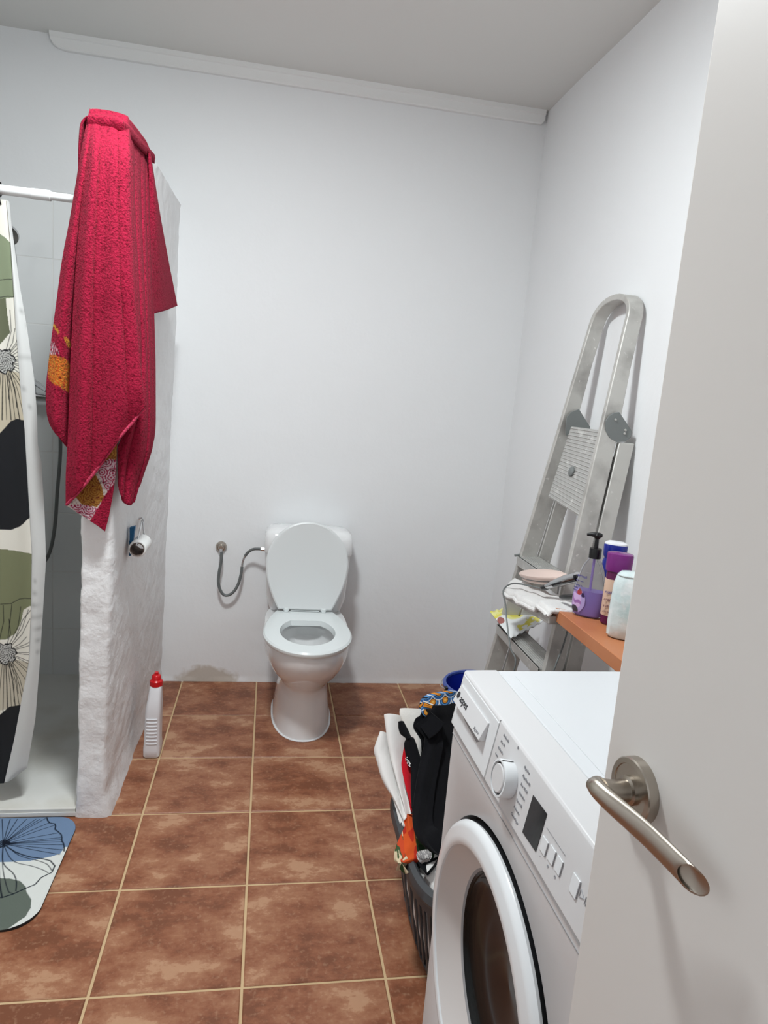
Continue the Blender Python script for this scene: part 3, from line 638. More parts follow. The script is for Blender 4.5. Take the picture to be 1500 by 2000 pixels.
G().loft([egg(TC, .085, -.545, -.335, z=.262, back=2.2), egg(TC, .07, -.50, -.345, z=.24, back=2.2)]).build('water', M['water'], toilet, smooth=True)
# plaster bead round the foot
G().tube([tuple(np.array(p)+[0, 0, .002]) for p in egg(TC, .121, -.558, -.12, z=0, back=3.2, front=2.25)]+[egg(TC, .121, -.558, -.12, z=0, back=3.2, front=2.25)[0]], .0035, 6).build('sealant', M['plaster'], toilet, smooth=True)
def seatring(hw, yf, yb, z, bw, n=64):      # oval narrowing to a straight back edge
    r = []
    for a in np.linspace(0, 2*math.pi, n, endpoint=False):
        c, s = math.cos(a), math.sin(a); yc = yf+(yb-yf)*0.46
        if s < 0: r.append((TC-.004+hw*c, yc+(yc-yf)*s, z))
        else:
            y = yc+(yb-yc)*min(1, s*1.12)
            k = (y-yc)/(yb-yc); wd = hw*(1-k**2.2)+bw*k**2.2
            r.append((TC-.004+(wd if c > 0 else -wd)*min(1, abs(c)**0.75*1.0+0.0)*1.0 if k < .995 else TC-.004+bw*c/0.42 if abs(c) < .42 else TC-.004+math.copysign(bw, c), y, z))
    return r
def ovoid(hw, yf, yb, bw, z, n=72):
    # outline by arc parameter: bottom half ellipse, then sides drawn in to a straight back
    pts = []; yc = yf+(yb-yf)*0.47
    for a in np.linspace(math.pi, 2*math.pi, n//2): pts.append((hw*math.cos(a), yc+(yc-yf)*math.sin(a)))
    for k in np.linspace(0.06, 1, n//4):
        w = hw*math.cos(k*1.08)/1.0; w0 = hw*math.cos(1.08); w = bw+(w-w0)*(hw-bw)/(hw-w0); pts.append((w, yc+(yb-yc)*k))
    L_ = [(-x, y) for x, y in pts[n//2:]][::-1]
    return [(TC-.004+x, y, z) for x, y in pts+L_]
o1, o2, o3, o4 = ovoid(.168, -.705, -.225, .118, .401), ovoid(.172, -.709, -.222, .120, .408), ovoid(.172, -.709, -.222, .120, .416), ovoid(.166, -.702, -.228, .116, .4225)
def scal(ring, hw, yf, yb, z):
    n = len(ring); out = []
    cx, cy = TC-.004, (yf+yb)/2
    for p in ring:
        a = math.atan2((p[1]+.47)/.24, (p[0]-TC+.004)/.172); out.append((cx+hw*math.cos(a), cy+(yb-yf)/2*math.sin(a), z))
    return out
i4, i1 = scal(o4, .108, -.628, -.325, .4215), scal(o4, .104, -.622, -.331, .401)
G().loft([o1, o2, o3, o4, i4, i1, o1], caps=False).build('seat', M['seat'], toilet, smooth=True)
# raised lid, leaning a little against the cistern
lz0, lz1 = .432, .80
def lidpt(x, s, o):    # s along lid height, o thickness outwards
    y = -.232+(.047)*s; zz = lz0+(lz1-lz0)*s; return (x, y-o, zz)
def lidring(inset, o):
    r = []
    for p in ovoid(.172, -1, 0, .112, 0, 72):
        x, q = p[0], p[1]; s = -q; cxx = TC-.004
        x = cxx+(x-cxx)*(1-inset*5.5); s = .5+(s-.5)*(1-inset*5); r.append(lidpt(x, s, o))
    return r
G().loft([lidring(.006, 0), lidring(0, .003), lidring(0, .011), lidring(.006, .014), lidring(.014, .0125)]).build('lid', M['lid'], toilet, smooth=True)
for sx in (-1, 1):
    g = G(); g.box((TC-.004+sx*.078, -.244, .431), (.018, .022, .018)); g.tube([(TC-.004+sx*.078-.012, -.240, .430), (TC-.004+sx*.078+.012, -.240, .430)], .006, 12); g.build('hinge', M['seat'], toilet, bevel=.002)
G().box((TC-.004, -.240, .4265), (.12, .006, .004)).build('hinge_bar', M['seat'], toilet)
def rrect(x0, x1, y0, y1, r, z, n=6):
    pts = []
    for cx, cy, a0 in ((x1-r, y1-r, 0), (x0+r, y1-r, 90), (x0+r, y0+r, 180), (x1-r, y0+r, 270)):
        for a in np.linspace(a0, a0+90, n): pts.append((cx+r*math.cos(math.radians(a)), cy+r*math.sin(math.radians(a)), z))
    return pts
g = G().loft([rrect(.392, .654, -.16, -.012, .035, .385), rrect(.372, .680, -.166, -.012, .035, .40), rrect(.356, .696, -.172, -.012, .035, .45), rrect(.345, .704, -.175, -.012, .035, .60), rrect(.345, .705, -.175, -.012, .035, .652)])
g.build('cistern', M['ceramic'], toilet, smooth=True)
g = G().loft([rrect(.338, .710, -.182, -.008, .03, .655), rrect(.336, .712, -.184, -.008, .03, .662), rrect(.336, .712, -.184, -.008, .035, .72), rrect(.343, .706, -.176, -.010, .04, .742), rrect(.36, .69, -.16, -.015, .04, .754), rrect(.40, .65, -.12, -.04, .03, .757)])
g.build('cistern_lid', M['ceramic'], toilet, smooth=True)

# water supply
t = thing('supply_hose', 'grey braided hose looping from the wall valve to the cistern', 'hose', (0.16, -0.05, .62))
hp = [(432.4, 1078), (432, 1096), (427.6, 1120), (427, 1141.6), (433.6, 1158.4), (443, 1163), (455, 1157), (465, 1141.6), (471, 1120), (474.4, 1096), (482.8, 1080.4), (493.6, 1073), (503, 1072), (512, 1072.5)]
yy = [-.05]*10+[-.06, -.07, -.08, -.09]
H3 = cr([at(x, y, Y=yy[i]) for i, (x, y) in enumerate(hp)], 60)
G().tube(H3[:43], .0064, 12).build('hose_body', M['rubber'], t, smooth=True)
G().tube(H3[42:49], .0048, 10).build('joint', M['chrome'], t, smooth=True)
G().tube(H3[48:], .0062, 12).build('hose_end', M['rubber'], t, smooth=True)
e = H3[-1]; G().tube([e-[.006, 0, 0], e+[.022, 0, 0]], .0085, 6).build('nut', M['chrome'], t)
t = thing('wall_valve', 'round chrome water valve on the back wall left of the toilet', 'valve', tuple(at(433, 1068, Y=0)))
v = at(432, 1068, Y=-.01)
G().lathe([(.0235, 0.002), (.0235, .010), (.019, .016), (.0125, .017), (.0115, .030), (.009, .033), (0, .033)], v*[1, 0, 1], (0, -1, 0), 28, caps=False).build('rosette', M['nickel'], t, smooth=True)
G().tube([v*[1, 0, 1]+[0, -.026, -.006], v*[1, 0, 1]+[0, -.046, -.030]], .0075, 12).build('outlet', M['chrome'], t, smooth=True)

# ================================================================== cleaner bottle
t = thing('cleaner_bottle', 'white ribbed cleaner bottle with red cap at foot of half wall', 'bottle', (-.029, -.63, 0))
bx, by = -.029, -.628
sec = [(0, .026, .040), (.004, .029, .043), (.03, .0295, .044), (.05, .0275, .042), (.16, .0265, .041), (.185, .026, .04), (.215, .023, .034), (.24, .0215, .026), (.258, .0205, .021), (.266, .017, .017), (.276, .015, .015)]
def rr(cx, cy, hx, hy, z, R=None):
    r = min(hx, hy)*.55; p = np.array(rrect(-hx, hx, -hy, hy, r, 0))
    if R is not None: p = p @ R.T
    return [(cx+q[0], cy+q[1], z) for q in p]
G().loft([rr(bx+(.006*max(0, z-.15)/.12), by, hx, hy, z) for z, hx, hy in sec]).build('bottle_body', M['bleach'], t, smooth=True)
for k in range(8): G().tube([(bx-.019, by-.041, .055+.0135*k), (bx-.008, by-.0425, .0545+.0135*k), (bx+.008, by-.0425, .0545+.0135*k), (bx+.019, by-.041, .055+.0135*k)], .0022, 8).build('grip_rib', M['bleach'], t, smooth=True)
G().lathe([(.0225, .262), (.0225, .279), (.0205, .281), (.017, .284), (.0155, .298), (.012, .302), (.0075, .303), (.007, .311), (0, .311)], (bx+.006, by, 0), seg=28, caps=False).build('cap', M['redcap'], t, smooth=True)

# ================================================================== bath mat
t = thing('bath_mat', 'rounded bath mat printed with blue, green and black flower outlines', 'bath mat', (-.5, -1.24, 0))
mx0, mx1, my0, my1 = -.80, -.178, -1.468, -1.018; ml = rrect(mx0, mx1, my0, my1, .07, .001, 12)
mu = rrect(mx0, mx1, my0, my1, .07, .006, 12)
G().loft([ml, mu]).build('backing', M['dark'], t)
nx, ny = 340, 300; xs_ = np.linspace(-.45, mx1, 190); ys_ = np.linspace(my0, my1, 290)
Xg, Yg = np.meshgrid(xs_, ys_)
# pull the grid into the rounded outline
def clampx(X, Y, r=.072):
    xmax = np.full(Y.shape, mx1); dyb = my0+r-Y; k = dyb > 0; xmax[k] = mx1-r+np.sqrt(np.maximum(r*r-dyb[k]**2, 0)); dyt = Y-(my1-r); k = dyt > 0; xmax[k] = mx1-r+np.sqrt(np.maximum(r*r-dyt[k]**2, 0))
    return -.45+(X+.45)*(xmax+.45)/(mx1+.45)
Xg = clampx(Xg, Yg); P = np.stack([Xg, Yg, np.full(Xg.shape, .0085)], -1)
edge_d = np.minimum.reduce([(mx1-Xg), Yg-my0, my1-Yg]); P[..., 2] -= np.clip(.006-edge_d, 0, .006)*.35
V = P.reshape(-1, 3); cols = np.tile(L3((216, 218, 214)), (len(V), 1)); mxy = lambda pts: [tuple(at(x, y, Z=.0085)[:2]) for x, y in pts]
x_, y_ = V[:, 0], V[:, 1]
cols[pip(mxy([(-80, 1560), (170, 1560), (170, 1640), (125, 1655), (118, 1667), (100, 1673), (60, 1681), (0, 1684), (-80, 1684)]), x_, y_)] = L3((112, 134, 164))
cols[pip(mxy([(-80, 1715), (0, 1715), (20, 1716), (40, 1721), (50, 1732), (52, 1742), (61, 1757), (60, 1772), (50, 1790), (30, 1804), (20, 1811), (-20, 1840), (-80, 1850)]), x_, y_)] = L3((98, 106, 98))
ink = L3((22, 28, 40)); ctr = (6, 1648); lines = []
tips = [(4, 1600), (20, 1600), (34, 1600), (52, 1600), (70, 1600), (78, 1600), (90, 1598), (96, 1607), (106, 1612), (112, 1627), (118, 1636), (119, 1640), (123, 1644), (124, 1650), (123, 1660), (117, 1669)]
for q in tips: lines.append(([ctr, ((ctr[0]*.45+q[0]*.55), (ctr[1]*.42+q[1]*.58)), q], .8))
lines += [([(90, 1590), (95, 1606), (110, 1610), (106, 1618), (118, 1628), (121, 1634), (120, 1640), (125, 1650), (125, 1662)], 1.3), ([ctr, (30, 1664), (60, 1674), (90, 1678), (102, 1684), (108, 1694), (104, 1702), (96, 1706), (84, 1712), (70, 1721), (68, 1728), (52, 1735), (30, 1741), (22, 1750), (4, 1753)], 1.3),
          ([ctr, (20, 1658), (40, 1672), (74, 1681), (92, 1688), (101, 1700)], .8), ([ctr, (20, 1676), (36, 1686), (60, 1691), (84, 1699), (94, 1705)], .8), ([ctr, (6, 1685), (26, 1706), (32, 1722), (31, 1740)], 1.), ([ctr, (5, 1690), (10, 1720), (18, 1744), (26, 1746)], .8), ([(-3, 1690), (0, 1730), (4, 1752)], 1.2), ([(-10, 1690), (-20, 1730), (-30, 1752), (4, 1753)], 1.2)]
for pts, wd in lines:
    pp = cr([(*p, 0) for p in mxy(pts)], 14)[:, :2]; k = np.clip(1.4-dseg(x_, y_, [tuple(q) for q in pp])/(.0016*wd), 0, 1)[:, None]; cols = cols*(1-k)+ink*k
cc = mxy([ctr])[0]; k = np.hypot(x_-cc[0], y_-cc[1]); cols[(k < .018) & (np.sin(x_*900)*np.sin(y_*1100) < .45)] = ink
G().grid(P).build('printed_top', M['mat'], t, smooth=True, cols=cols)
X2, Y2 = np.meshgrid(np.linspace(-.45, mx0+.004, 30), np.linspace(my0+.004, my1-.004, 30)); P2 = np.stack([X2, Y2, np.full(X2.shape, .0085)], -1)
G().grid(P2[:, ::-1]).build('printed_top', M['mat'], t, cols=np.tile(L3((216, 218, 214)), (900, 1)))

# ================================================================== LADDER
lad = thing('step_ladder', 'dusty folded aluminium stepladder leaning on the right wall', 'ladder', (1.12, -1.0, 0))
def lx(z): return 1.085+.168*z
def ly(side, z): return (-1.258+.118*z) if side == 'R' else (-.752-.043*z)
def bar(side, z0, z1, dx0, w, th=.018, gap=0):
    a, b = [], []
    for z, out in ((z0, a), (z1, b)):
        x, y = lx(z)+dx0, ly(side, z)
        for ux, uy in ((0, -th/2), (w, -th/2), (w, th/2), (0, th/2)): out.append((x+ux, y+uy, z))
    return a, b
def rail_path():
    zt = 1.625; pr = [(ly('R', z), z) for z in (0.0, .4, .8, 1.2, 1.5, zt)]
    yr, yl = ly('R', zt), ly('L', zt); c = (yr+yl)/2; h = (yl-yr)/2
    arc = [(c-h*math.cos(a)**1.0*1.0 if True else 0, zt+.088*math.sin(a)**.75) for a in np.linspace(.12, math.pi-.12, 15)]
    pl = [(ly('L', z), z) for z in (zt, 1.5, 1.2, .8, .4, 0.0)]
    return pr+arc+pl
rp = rail_path(); rings = []
for i, (y, z) in enumerate(rp):
    y0, z0 = rp[max(i-1, 0)]; y1, z1 = rp[min(i+1, len(rp)-1)]; ty, tz_ = y1-y0, z1-z0; L_ = math.hypot(ty, tz_); ny_, nz_ = tz_/L_, -ty/L_
    w = .06 if z < 1.3 else .048; th = .010
    rings.append([(lx(z)+a, y+ny_*b, z+nz_*b) for a, b in ((0, -th), (w, -th), (w, th), (0, th))])
G().loft(rings).build('front_rail', M['alu'], lad, bevel=.003)
for s in 'RL':
    a, b = bar(s, 0.0, 1.27, .068, .05); G().hexa(a, b).build('rear_leg', M['alu'], lad, bevel=.003)
    a, b = bar(s, -.0, .05, -.004, .068, .03); G().hexa(a, b).build('foot', M['black'], lad, bevel=.003)
for z in (.32, .576, .833):
    y0, y1 = ly('R', z)+.009, ly('L', z)-.009; x0 = lx(z)-.012; g = G()
    g.box((x0+.042, (y0+y1)/2, z-.004), (.085, y1-y0, .008)); g.box((x0+.003, (y0+y1)/2, z-.016), (.006, y1-y0, .032)); g.box((x0+.082, (y0+y1)/2, z-.012), (.005, y1-y0, .024))
    for k in range(9): g.box((x0+.010+.0085*k, (y0+y1)/2, z+.0008), (.004, y1-y0-.01, .0016))
    g.build('step', M['alu_tread'], lad, bevel=.001)
G().tube([at(1005, 1085, X=1.208), at(1028, 1082, X=1.25), at(1048, 1078, X=1.29)], .0045, 8).build('step_bracket', M['hinge'], lad, smooth=True)
# folded platform
q = [(1.3, .012), (1.035, .010)]
a = [(lx(1.30)+.014, -.872, 1.300), (lx(1.30)+.014, ly('R', 1.3)+.012, 1.300), (lx(1.04)+.012, ly('R', 1.04)+.012, 1.036), (lx(1.04)+.012, -.862, 1.058)]
b = [(x+.02, y, z) for x, y, z in a]
pf = G().hexa(a, b).build('platform', M['alu_tread'], lad, bevel=.002)
for k in range(22):
    s = (k+.5)/22; p0 = np.array(a[0])*(1-s)+np.array(a[3])*s; p1 = np.array(a[1])*(1-s)+np.array(a[2])*s
    if k == 0: gg = G()
    gg.tube([p0-[.0005, .004, 0], p1-[.0005, -.004, 0]], .0022, 5)
tag(gg.build('tread_ribs', M['alu_tread'], pf), kind='stuff')
cp = at(1117, 921, X=lx(1.17)+.008); G().lathe([(.016, 0), (.016, .004), (.012, .007), (0, .008)], cp, (-1, 0, .17), 20, caps=False).build('cap', M['hinge'], pf, smooth=True)
for s, pts in (('R', [(1183, 822), (1190, 812), (1200, 806), (1210, 805), (1235, 843), (1232, 855), (1220, 863), (1204, 864), (1190, 855), (1183, 840)]), ('L', [(1104, 835), (1106, 815), (1114, 805), (1130, 799), (1152, 834), (1150, 850), (1120, 852), (1104, 850)])):
    Y = -1.118 if s == 'R' else -.828
    P = [at(x, y, Y=Y) for x, y in pts]; Q = [p+[0, .004 if s == 'R' else -.004, 0] for p in P]
    hp_ = G().loft([P, Q]).build('hinge_plate', M['hinge'], lad, bevel=.001)
    for rx, ry in ((.3, .3), (.45, .6), (.65, .8)):
        c = sum(P)/len(P); pp = P[int(rx*9) % len(P)]*.55+c*.45; G().lathe([(.004, 0), (.003, .003), (0, .003)], pp, (0, -1, 0), 10, caps=False).build('rivet', M['alu'], hp_, smooth=True)
g = G(); p0, p1 = np.array([lx(1.22)+.062, ly('R', 1.22)+.004, 1.225]), np.array([lx(1.045)+.060, ly('R', 1.045)+.004, 1.045])
g.tube([p0, p1], .006, 8); g.build('locking_strut', M['black'], lad, smooth=True)

# ================================================================== SHELF and what lies on it
sh = thing('wall_shelf', 'thick orange wooden shelf board along the right wall', 'shelf', (1.28, -1.55, .79))
G().box((1.2765, -1.558, .797), (.293, .50, .034)).build('board', M['wood'], sh, bevel=.0015)
for y_ in (-1.4, -1.72): G().box((1.41, y_, .72), (.025, .02, .12)).build('bracket', M['alu'], sh, bevel=.002)
# narrow metal bar from the ladder to the shelf end, under the white towel
mb = thing('metal_bar', 'narrow grey metal bar under front edge of white towel, ladder to shelf', 'metal bar', (1.13, -1.12, .75))
G().hexa([(1.135, -.905, .712), (1.175, -.905, .712), (1.150, -1.345, .772), (1.110, -1.345, .772)], [(1.135, -.905, .736), (1.175, -.905, .736), (1.150, -1.345, .795), (1.110, -1.345, .795)]).build('bar', M['alu'], mb, bevel=.002)

# white towel spread from the ladder over the bar and the shelf end
n1, n2 = 40, 60
f_ = cr([(1.132, -.913, .747), (1.120, -1.05, .767), (1.112, -1.20, .788), (1.106, -1.29, .802), (1.103, -1.345, .806)], n2)
b_ = cr([(1.192, -.85, .768), (1.203, -.95, .778), (1.206, -1.16, .80), (1.225, -1.27, .820), (1.25, -1.345, .8225)], n2)
P = np.zeros((n2, n1, 3))
for i in range(n2):
    s = i/(n2-1)
    for j in range(n1):
        u = j/(n1-1); p = f_[i]*(1-u)+b_[i]*u
        z = p[2]+.003*noise.noise(Vector((p[0]*22, p[1]*22, 1)))*(1 if s < .8 else .2)+.002*math.sin(s*26+u*3)*(s < .8)
        if s > .8: z = max(z, .8155)
        z -= .016*max(0, 1-u/.07)**2
        if s > .9: z -= (.006*((s-.9)/.1)**2)*(1-u)
        P[i, j] = (p[0]-.003*math.sin(s*17)*(1-u), p[1]-(.012*u*(1-u)*4 if s > .95 else 0), z)
tt = thing('hand_towel', 'small white terry towel spread over metal bar and shelf end', 'towel', (1.18, -1.1, .77))
G().grid(P).build('towel_cloth', M['terry'], tt, smooth=True, solid=.007, off=1)
e1 = [tuple(P[i, 0]+[0, 0, -.001]) for i in range(n2)]; G().tube(e1[::2], .006, 8).build('front_hem', M['terry'], tt, smooth=True)
e2 = [tuple(P[-1, j]+[0, 0, .002]) for j in range(n1)]; G().tube(e2[::2], .0055, 8).build('side_hem', M['terry'], tt, smooth=True)

def slab_oval(c, R, L_, W_, T_, n=40, taper=.0):
    rings = []
    for q, z in ((.93, 0), (1, T_*.25), (1, T_*.75), (.93, T_)):
        ring = []
        for a in np.linspace(0, 2*math.pi, n, endpoint=False):
            ring.append(np.array(c)+R @ np.array([L_/2*q*math.cos(a), W_/2*q*math.sin(a)*(1-taper*math.cos(a)), z]))
        rings.append(ring)
    return rings
# pink brush: two pale shells with a black gap
pa_, pb_2 = at(1020, 1121, Z=.800), at(1112, 1130, X=1.196)
pb = thing('hair_brush', 'pale pink oval brush lying on white towel at ladder', 'hairbrush', tuple(pa_))
dx = pb_2-pa_; L_b = np.linalg.norm(dx); dx /= L_b; dyv = np.cross([0, 0, 1.], dx); dyv /= np.linalg.norm(dyv); dzv = np.cross(dx, dyv); dyv, dzv = dyv*.86+dzv*.5, dzv*.86-dyv*.5; RB_ = np.stack([dx, dyv, dzv], 1)
c = (pa_+pb_2)/2+np.array([.004, 0, -.014])
G().loft(slab_oval(c, RB_, L_b*.97, .052, .009)).build('lower_shell', M['pink'], pb, smooth=True)
G().loft(slab_oval(c+dzv*.0075, RB_, L_b*.94, .048, .006)).build('bristle_pad', M['black'], pb, smooth=True)
G().loft(slab_oval(c+dzv*.0130, RB_, L_b, .054, .013)).build('upper_shell', M['pink'], pb, smooth=True)
# chrome styler with black tip
cs = thing('hair_styler', 'curved chrome hair tool with black tip on white towel', 'hair styler', tuple(at(1066, 1146, Z=.808)))
A_ = [at(1067, 1146, X=1.160), at(1085, 1139, X=1.166), at(1104, 1133, X=1.172), at(1128, 1127, X=1.180)]; pth = cr(A_, 20); rad = np.interp(np.linspace(0, 1, 20), [0, .25, .7, 1], [.0078, .011, .0145, .0145])
G().tube(pth, rad, 16).build('chrome_handle', M['chrome'], cs, smooth=True)
G().tube([p+np.array([-.003, -.006, -.001]) for p in pth[5:]], rad[5:]*.70, 12).build('grip_inlay', M['screen'], cs, smooth=True)
G().tube(cr([at(1058, 1148, X=1.158), at(1062, 1148, X=1.159), at(1069, 1146, X=1.161)], 6), [.006, .008, .0088, .0088, .0088, .0085], 14).build('black_tip', M['black'], cs, smooth=True)
kb = thing('black_comb_handle', 'rounded black handle end beside the lilac pump bottle', 'handle', tuple(at(1098, 1166, X=1.165)))
G().tube([at(1094, 1166, X=1.163), at(1098, 1166, X=1.164), at(1110, 1166, X=1.167), at(1126, 1165, X=1.17)], [.0035, .0068, .007, .007], 14).build('grip', M['black'], kb, smooth=True)
# cord hanging from the towel edge, back up under the shelf
cpts = [at(983, 1153, X=1.122), at(987, 1180, X=1.112), at(990, 1215, X=1.106), at(997, 1265, X=1.10), at(1005, 1306, X=1.09), (1.08, -1.08, .32), (1.06, -1.2, .22), (1.08, -1.32, .30), at(1082, 1308, X=1.14), at(1095, 1275, X=1.17), at(1105, 1245, X=1.20), at(1110, 1225, X=1.22)]
cord = [at(1063, 1151, X=1.156), at(1030, 1143, X=1.150), at(1000, 1140, X=1.14)]+cpts
o = G().tube(cr(cord, 110), .0026, 8).build('power_cord', M['rubber'], cs, smooth=True); tag(o, 'thin grey cord')

# lilac pump bottle
def vframe(cx, cy):
    d = np.array([CAM[0]-cx, CAM[1]-cy]); a = math.atan2(d[1], d[0])+math.pi/2; return a
lb = thing('pump_bottle', 'half-full clear pump bottle of lilac lotion with black pump', 'bottle', (1.262, -1.245, .774))
bx, by, bz = 1.262, -1.238, .7745; R = rotz(vframe(bx, by)-.18)
def ell(hx, hy, z, e=2.4, n=36):
    r = []
    for a in np.linspace(0, 2*math.pi, n, endpoint=False):
        c, s = math.cos(a), math.sin(a); p = R @ np.array([abs(c)**(2/e)*math.copysign(hx, c), abs(s)**(2/e)*math.copysign(hy, s), 0]); r.append((bx+p[0], by+p[1], bz+z))
    return r
prof = [(.0005, .034, .02), (.004, .040, .024), (.02, .0445, .0265), (.05, .0455, .027), (.08, .0425, .026), (.11, .037, .0235), (.135, .031, .021), (.152, .024, .0185), (.162, .0165, .016), (.170, .0145, .0145)]
G().loft([ell(a, b, z) for z, a, b in prof]).build('clear_body', M['clear'], lb, smooth=True)
lp = [(z+.0015, a-.0025, b-.0025) for z, a, b in prof if z < .07]+[(.075, .0405, .0238)]
G().loft([ell(a, b, z) for z, a, b in lp]).build('lotion', M['lilac'], lb, smooth=True)
G().tube([(bx, by, bz+.07), (bx, by, bz+.168)], .0035, 10).build('dip_tube', M['lilacd'], lb, smooth=True)
G().lathe([(.0165, .168), (.0165, .193), (.0155, .196), (.006, .197), (.0055, .222), (.008, .224), (.010, .232), (.006, .240), (0, .241)], (bx, by, bz), seg=28, caps=False).build('pump_collar', M['black'], lb, smooth=True)
d = R @ np.array([-1.0, -.2, 0]); p = np.array([bx, by, bz+.233])
G().tube(cr([p+d*-.013, p+d*0, p+d*.016, p+d*.028+[0, 0, -.002]], 12), [.004, .0065, .0075, .008, .008, .0075, .007, .006, .0055, .005, .0045, .0035], 12).build('pump_head', M['black'], lb, smooth=True)
# printed label on the front left part of the bottle
nu, nv = 70, 120; P = np.zeros((nv, nu, 3)); uv = np.zeros((nv, nu, 2))
for i in range(nv):
    z = .012+.115*i/(nv-1); a_ = np.interp(z, [q[0] for q in prof], [q[1] for q in prof])+.0006; b_ = np.interp(z, [q[0] for q in prof], [q[2] for q in prof])+.0006
    for j in range(nu):
        th = math.pi+.35+(1.15)*j/(nu-1); c, s = math.cos(th), math.sin(th); q = R @ np.array([abs(c)**(2/2.4)*math.copysign(a_, c), abs(s)**(2/2.4)*math.copysign(b_, s), 0])
        P[i, j] = (bx+q[0], by+q[1], bz+z); uv[i, j] = (j/(nu-1), i/(nv-1))
keep = []; U, Vv = uv[..., 0].ravel(), uv[..., 1].ravel(); c = np.tile(L3((178, 160, 214)), (nu*nv, 1))
c[((U-.42)/.4)**2+((Vv-.28)/.22)**2 < 1] = L3((206, 176, 222)); sw = np.sin(U*14+Vv*26+3*np.sin(U*6)); c[(((U-.42)/.4)**2+((Vv-.28)/.22)**2 < 1) & (sw > .5)] = L3((160, 110, 176))
c[((U-.35)/.33)**2+((Vv-.05)/.11)**2 < 1] = L3((60, 56, 66)); c[((U-.62)/.17)**2+((Vv-.50)/.07)**2 < 1] = L3((168, 60, 66)); c[((U-.88)/.11)**2+((Vv-.45)/.06)**2 < 1] = L3((50, 30, 80)); c[((U-.66)/.1)**2+((Vv-.57)/.04)**2 < 1] = L3((140, 80, 60))
mask = (((U-.45)/.55)**2+((Vv-.28)/.32)**2 < 1)
g = G(); g.v = [tuple(p) for p in P.reshape(-1, 3)]
for i in range(nv-1):
    for j in range(nu-1):
        k = i*nu+j
        if mask[k]: g.f.append((k, k+1, k+nu+1, k+nu))
g.build('picture_label', M['label'], lb, smooth=True, cols=c)
ex = R @ np.array([.93, -.36, 0]); M['violet'] = mat('violet_ink', (88, 84, 150), .5)
def onb(u, z):
    a_ = np.interp(z, [q[0] for q in prof], [q[1] for q in prof])+.001; b_ = np.interp(z, [q[0] for q in prof], [q[2] for q in prof])+.001
    th = math.pi+.35+1.15*u; c, s = math.cos(th), math.sin(th); q = R @ np.array([abs(c)**(2/2.4)*math.copysign(a_, c), abs(s)**(2/2.4)*math.copysign(b_, s), 0]); return np.array([bx+q[0], by+q[1], bz+z])
for s_, z, sz in (('dermell', .112, .0115), ('crema manos', .100, .005), ('mousse de', .087, .0065), ('frutas', .079, .0065), ('rojas', .072, .006)):
    p0, p1 = onb(.05, z), onb(.75, z); text(s_, 'lettering', M['violet'], lb, p0+(R @ np.array([-.002, -.0035, 0])), p1-p0, (0, 0, 1), sz)

# purple bottle with label, blue-capped bottle behind
def flatbottle(root, cx, cy, cz_, sects, e=2.6, rot=0.0):
    R_ = rotz(vframe(cx, cy)+rot); out = []
    for z, hx, hy in sects:
        r = []
        for a in np.linspace(0, 2*math.pi, 32, endpoint=False):
            c, s = math.cos(a), math.sin(a); p = R_ @ np.array([abs(c)**(2/e)*math.copysign(hx, c), abs(s)**(2/e)*math.copysign(hy, s), 0]); r.append((cx+p[0], cy+p[1], cz_+z))
        out.append(r)
    return out
pbz = thing('purple_bottle', 'purple-capped bottle with peach label between pump bottle and plastic pack', 'bottle', (1.318, -1.335, .774))
ax_ = (1.318, -1.338, .7745)
G().loft(flatbottle(pbz, *ax_, [(0, .026, .018), (.004, .03, .021), (.03, .031, .022), (.15, .030, .021), (.156, .027, .02)])).build('bottle_body', M['purpled'], pbz, smooth=True)
G().loft(flatbottle(pbz, *ax_, [(.026, .0318, .0226), (.027, .032, .0228), (.128, .0315, .0222), (.129, .031, .022)])).build('label_band', M['peach'], pbz, smooth=True)
G().loft(flatbottle(pbz, *ax_, [(.152, .0335, .0235), (.160, .0345, .025), (.196, .0355, .025), (.201, .034, .024), (.203, .026, .019)])).build('cap', M['purple'], pbz, smooth=True)
R_ = rotz(vframe(ax_[0], ax_[1])); ex = R_ @ np.array([1., 0, 0]); nn = R_ @ np.array([0, -1., 0])
for s_, z, sz, mm in (('nutri', .09, .014, 'bluecap'), ('crema', .07, .011, 'purpled'), ('suave', .052, .011, 'purpled'), ('400 ml', .036, .007, 'purpled')):
    text(s_, 'lettering', M[mm], pbz, np.array(ax_)+nn*.0234-ex*.027+[0, 0, z], ex, (0, 0, 1), sz)
bb_ = thing('shampoo_bottle', 'white shampoo bottle with dark blue cap behind the purple one', 'bottle', (1.36, -1.245, .774))
ax_ = (1.366, -1.245, .7745)
G().loft(flatbottle(bb_, *ax_, [(0, .026, .018), (.004, .031, .022), (.15, .031, .022), (.165, .026, .02)])).build('bottle_body', M['bluecap'], bb_, smooth=True)
G().loft(flatbottle(bb_, *ax_, [(.160, .027, .021), (.168, .032, .023), (.198, .033, .024), (.201, .031, .023)])).build('cap', M['bluecap'], bb_, smooth=True)
G().loft(flatbottle(bb_, *ax_, [(.2012, .031, .022), (.205, .030, .021), (.209, .022, .016)])).build('cap_top', M['bleach'], bb_, smooth=True)
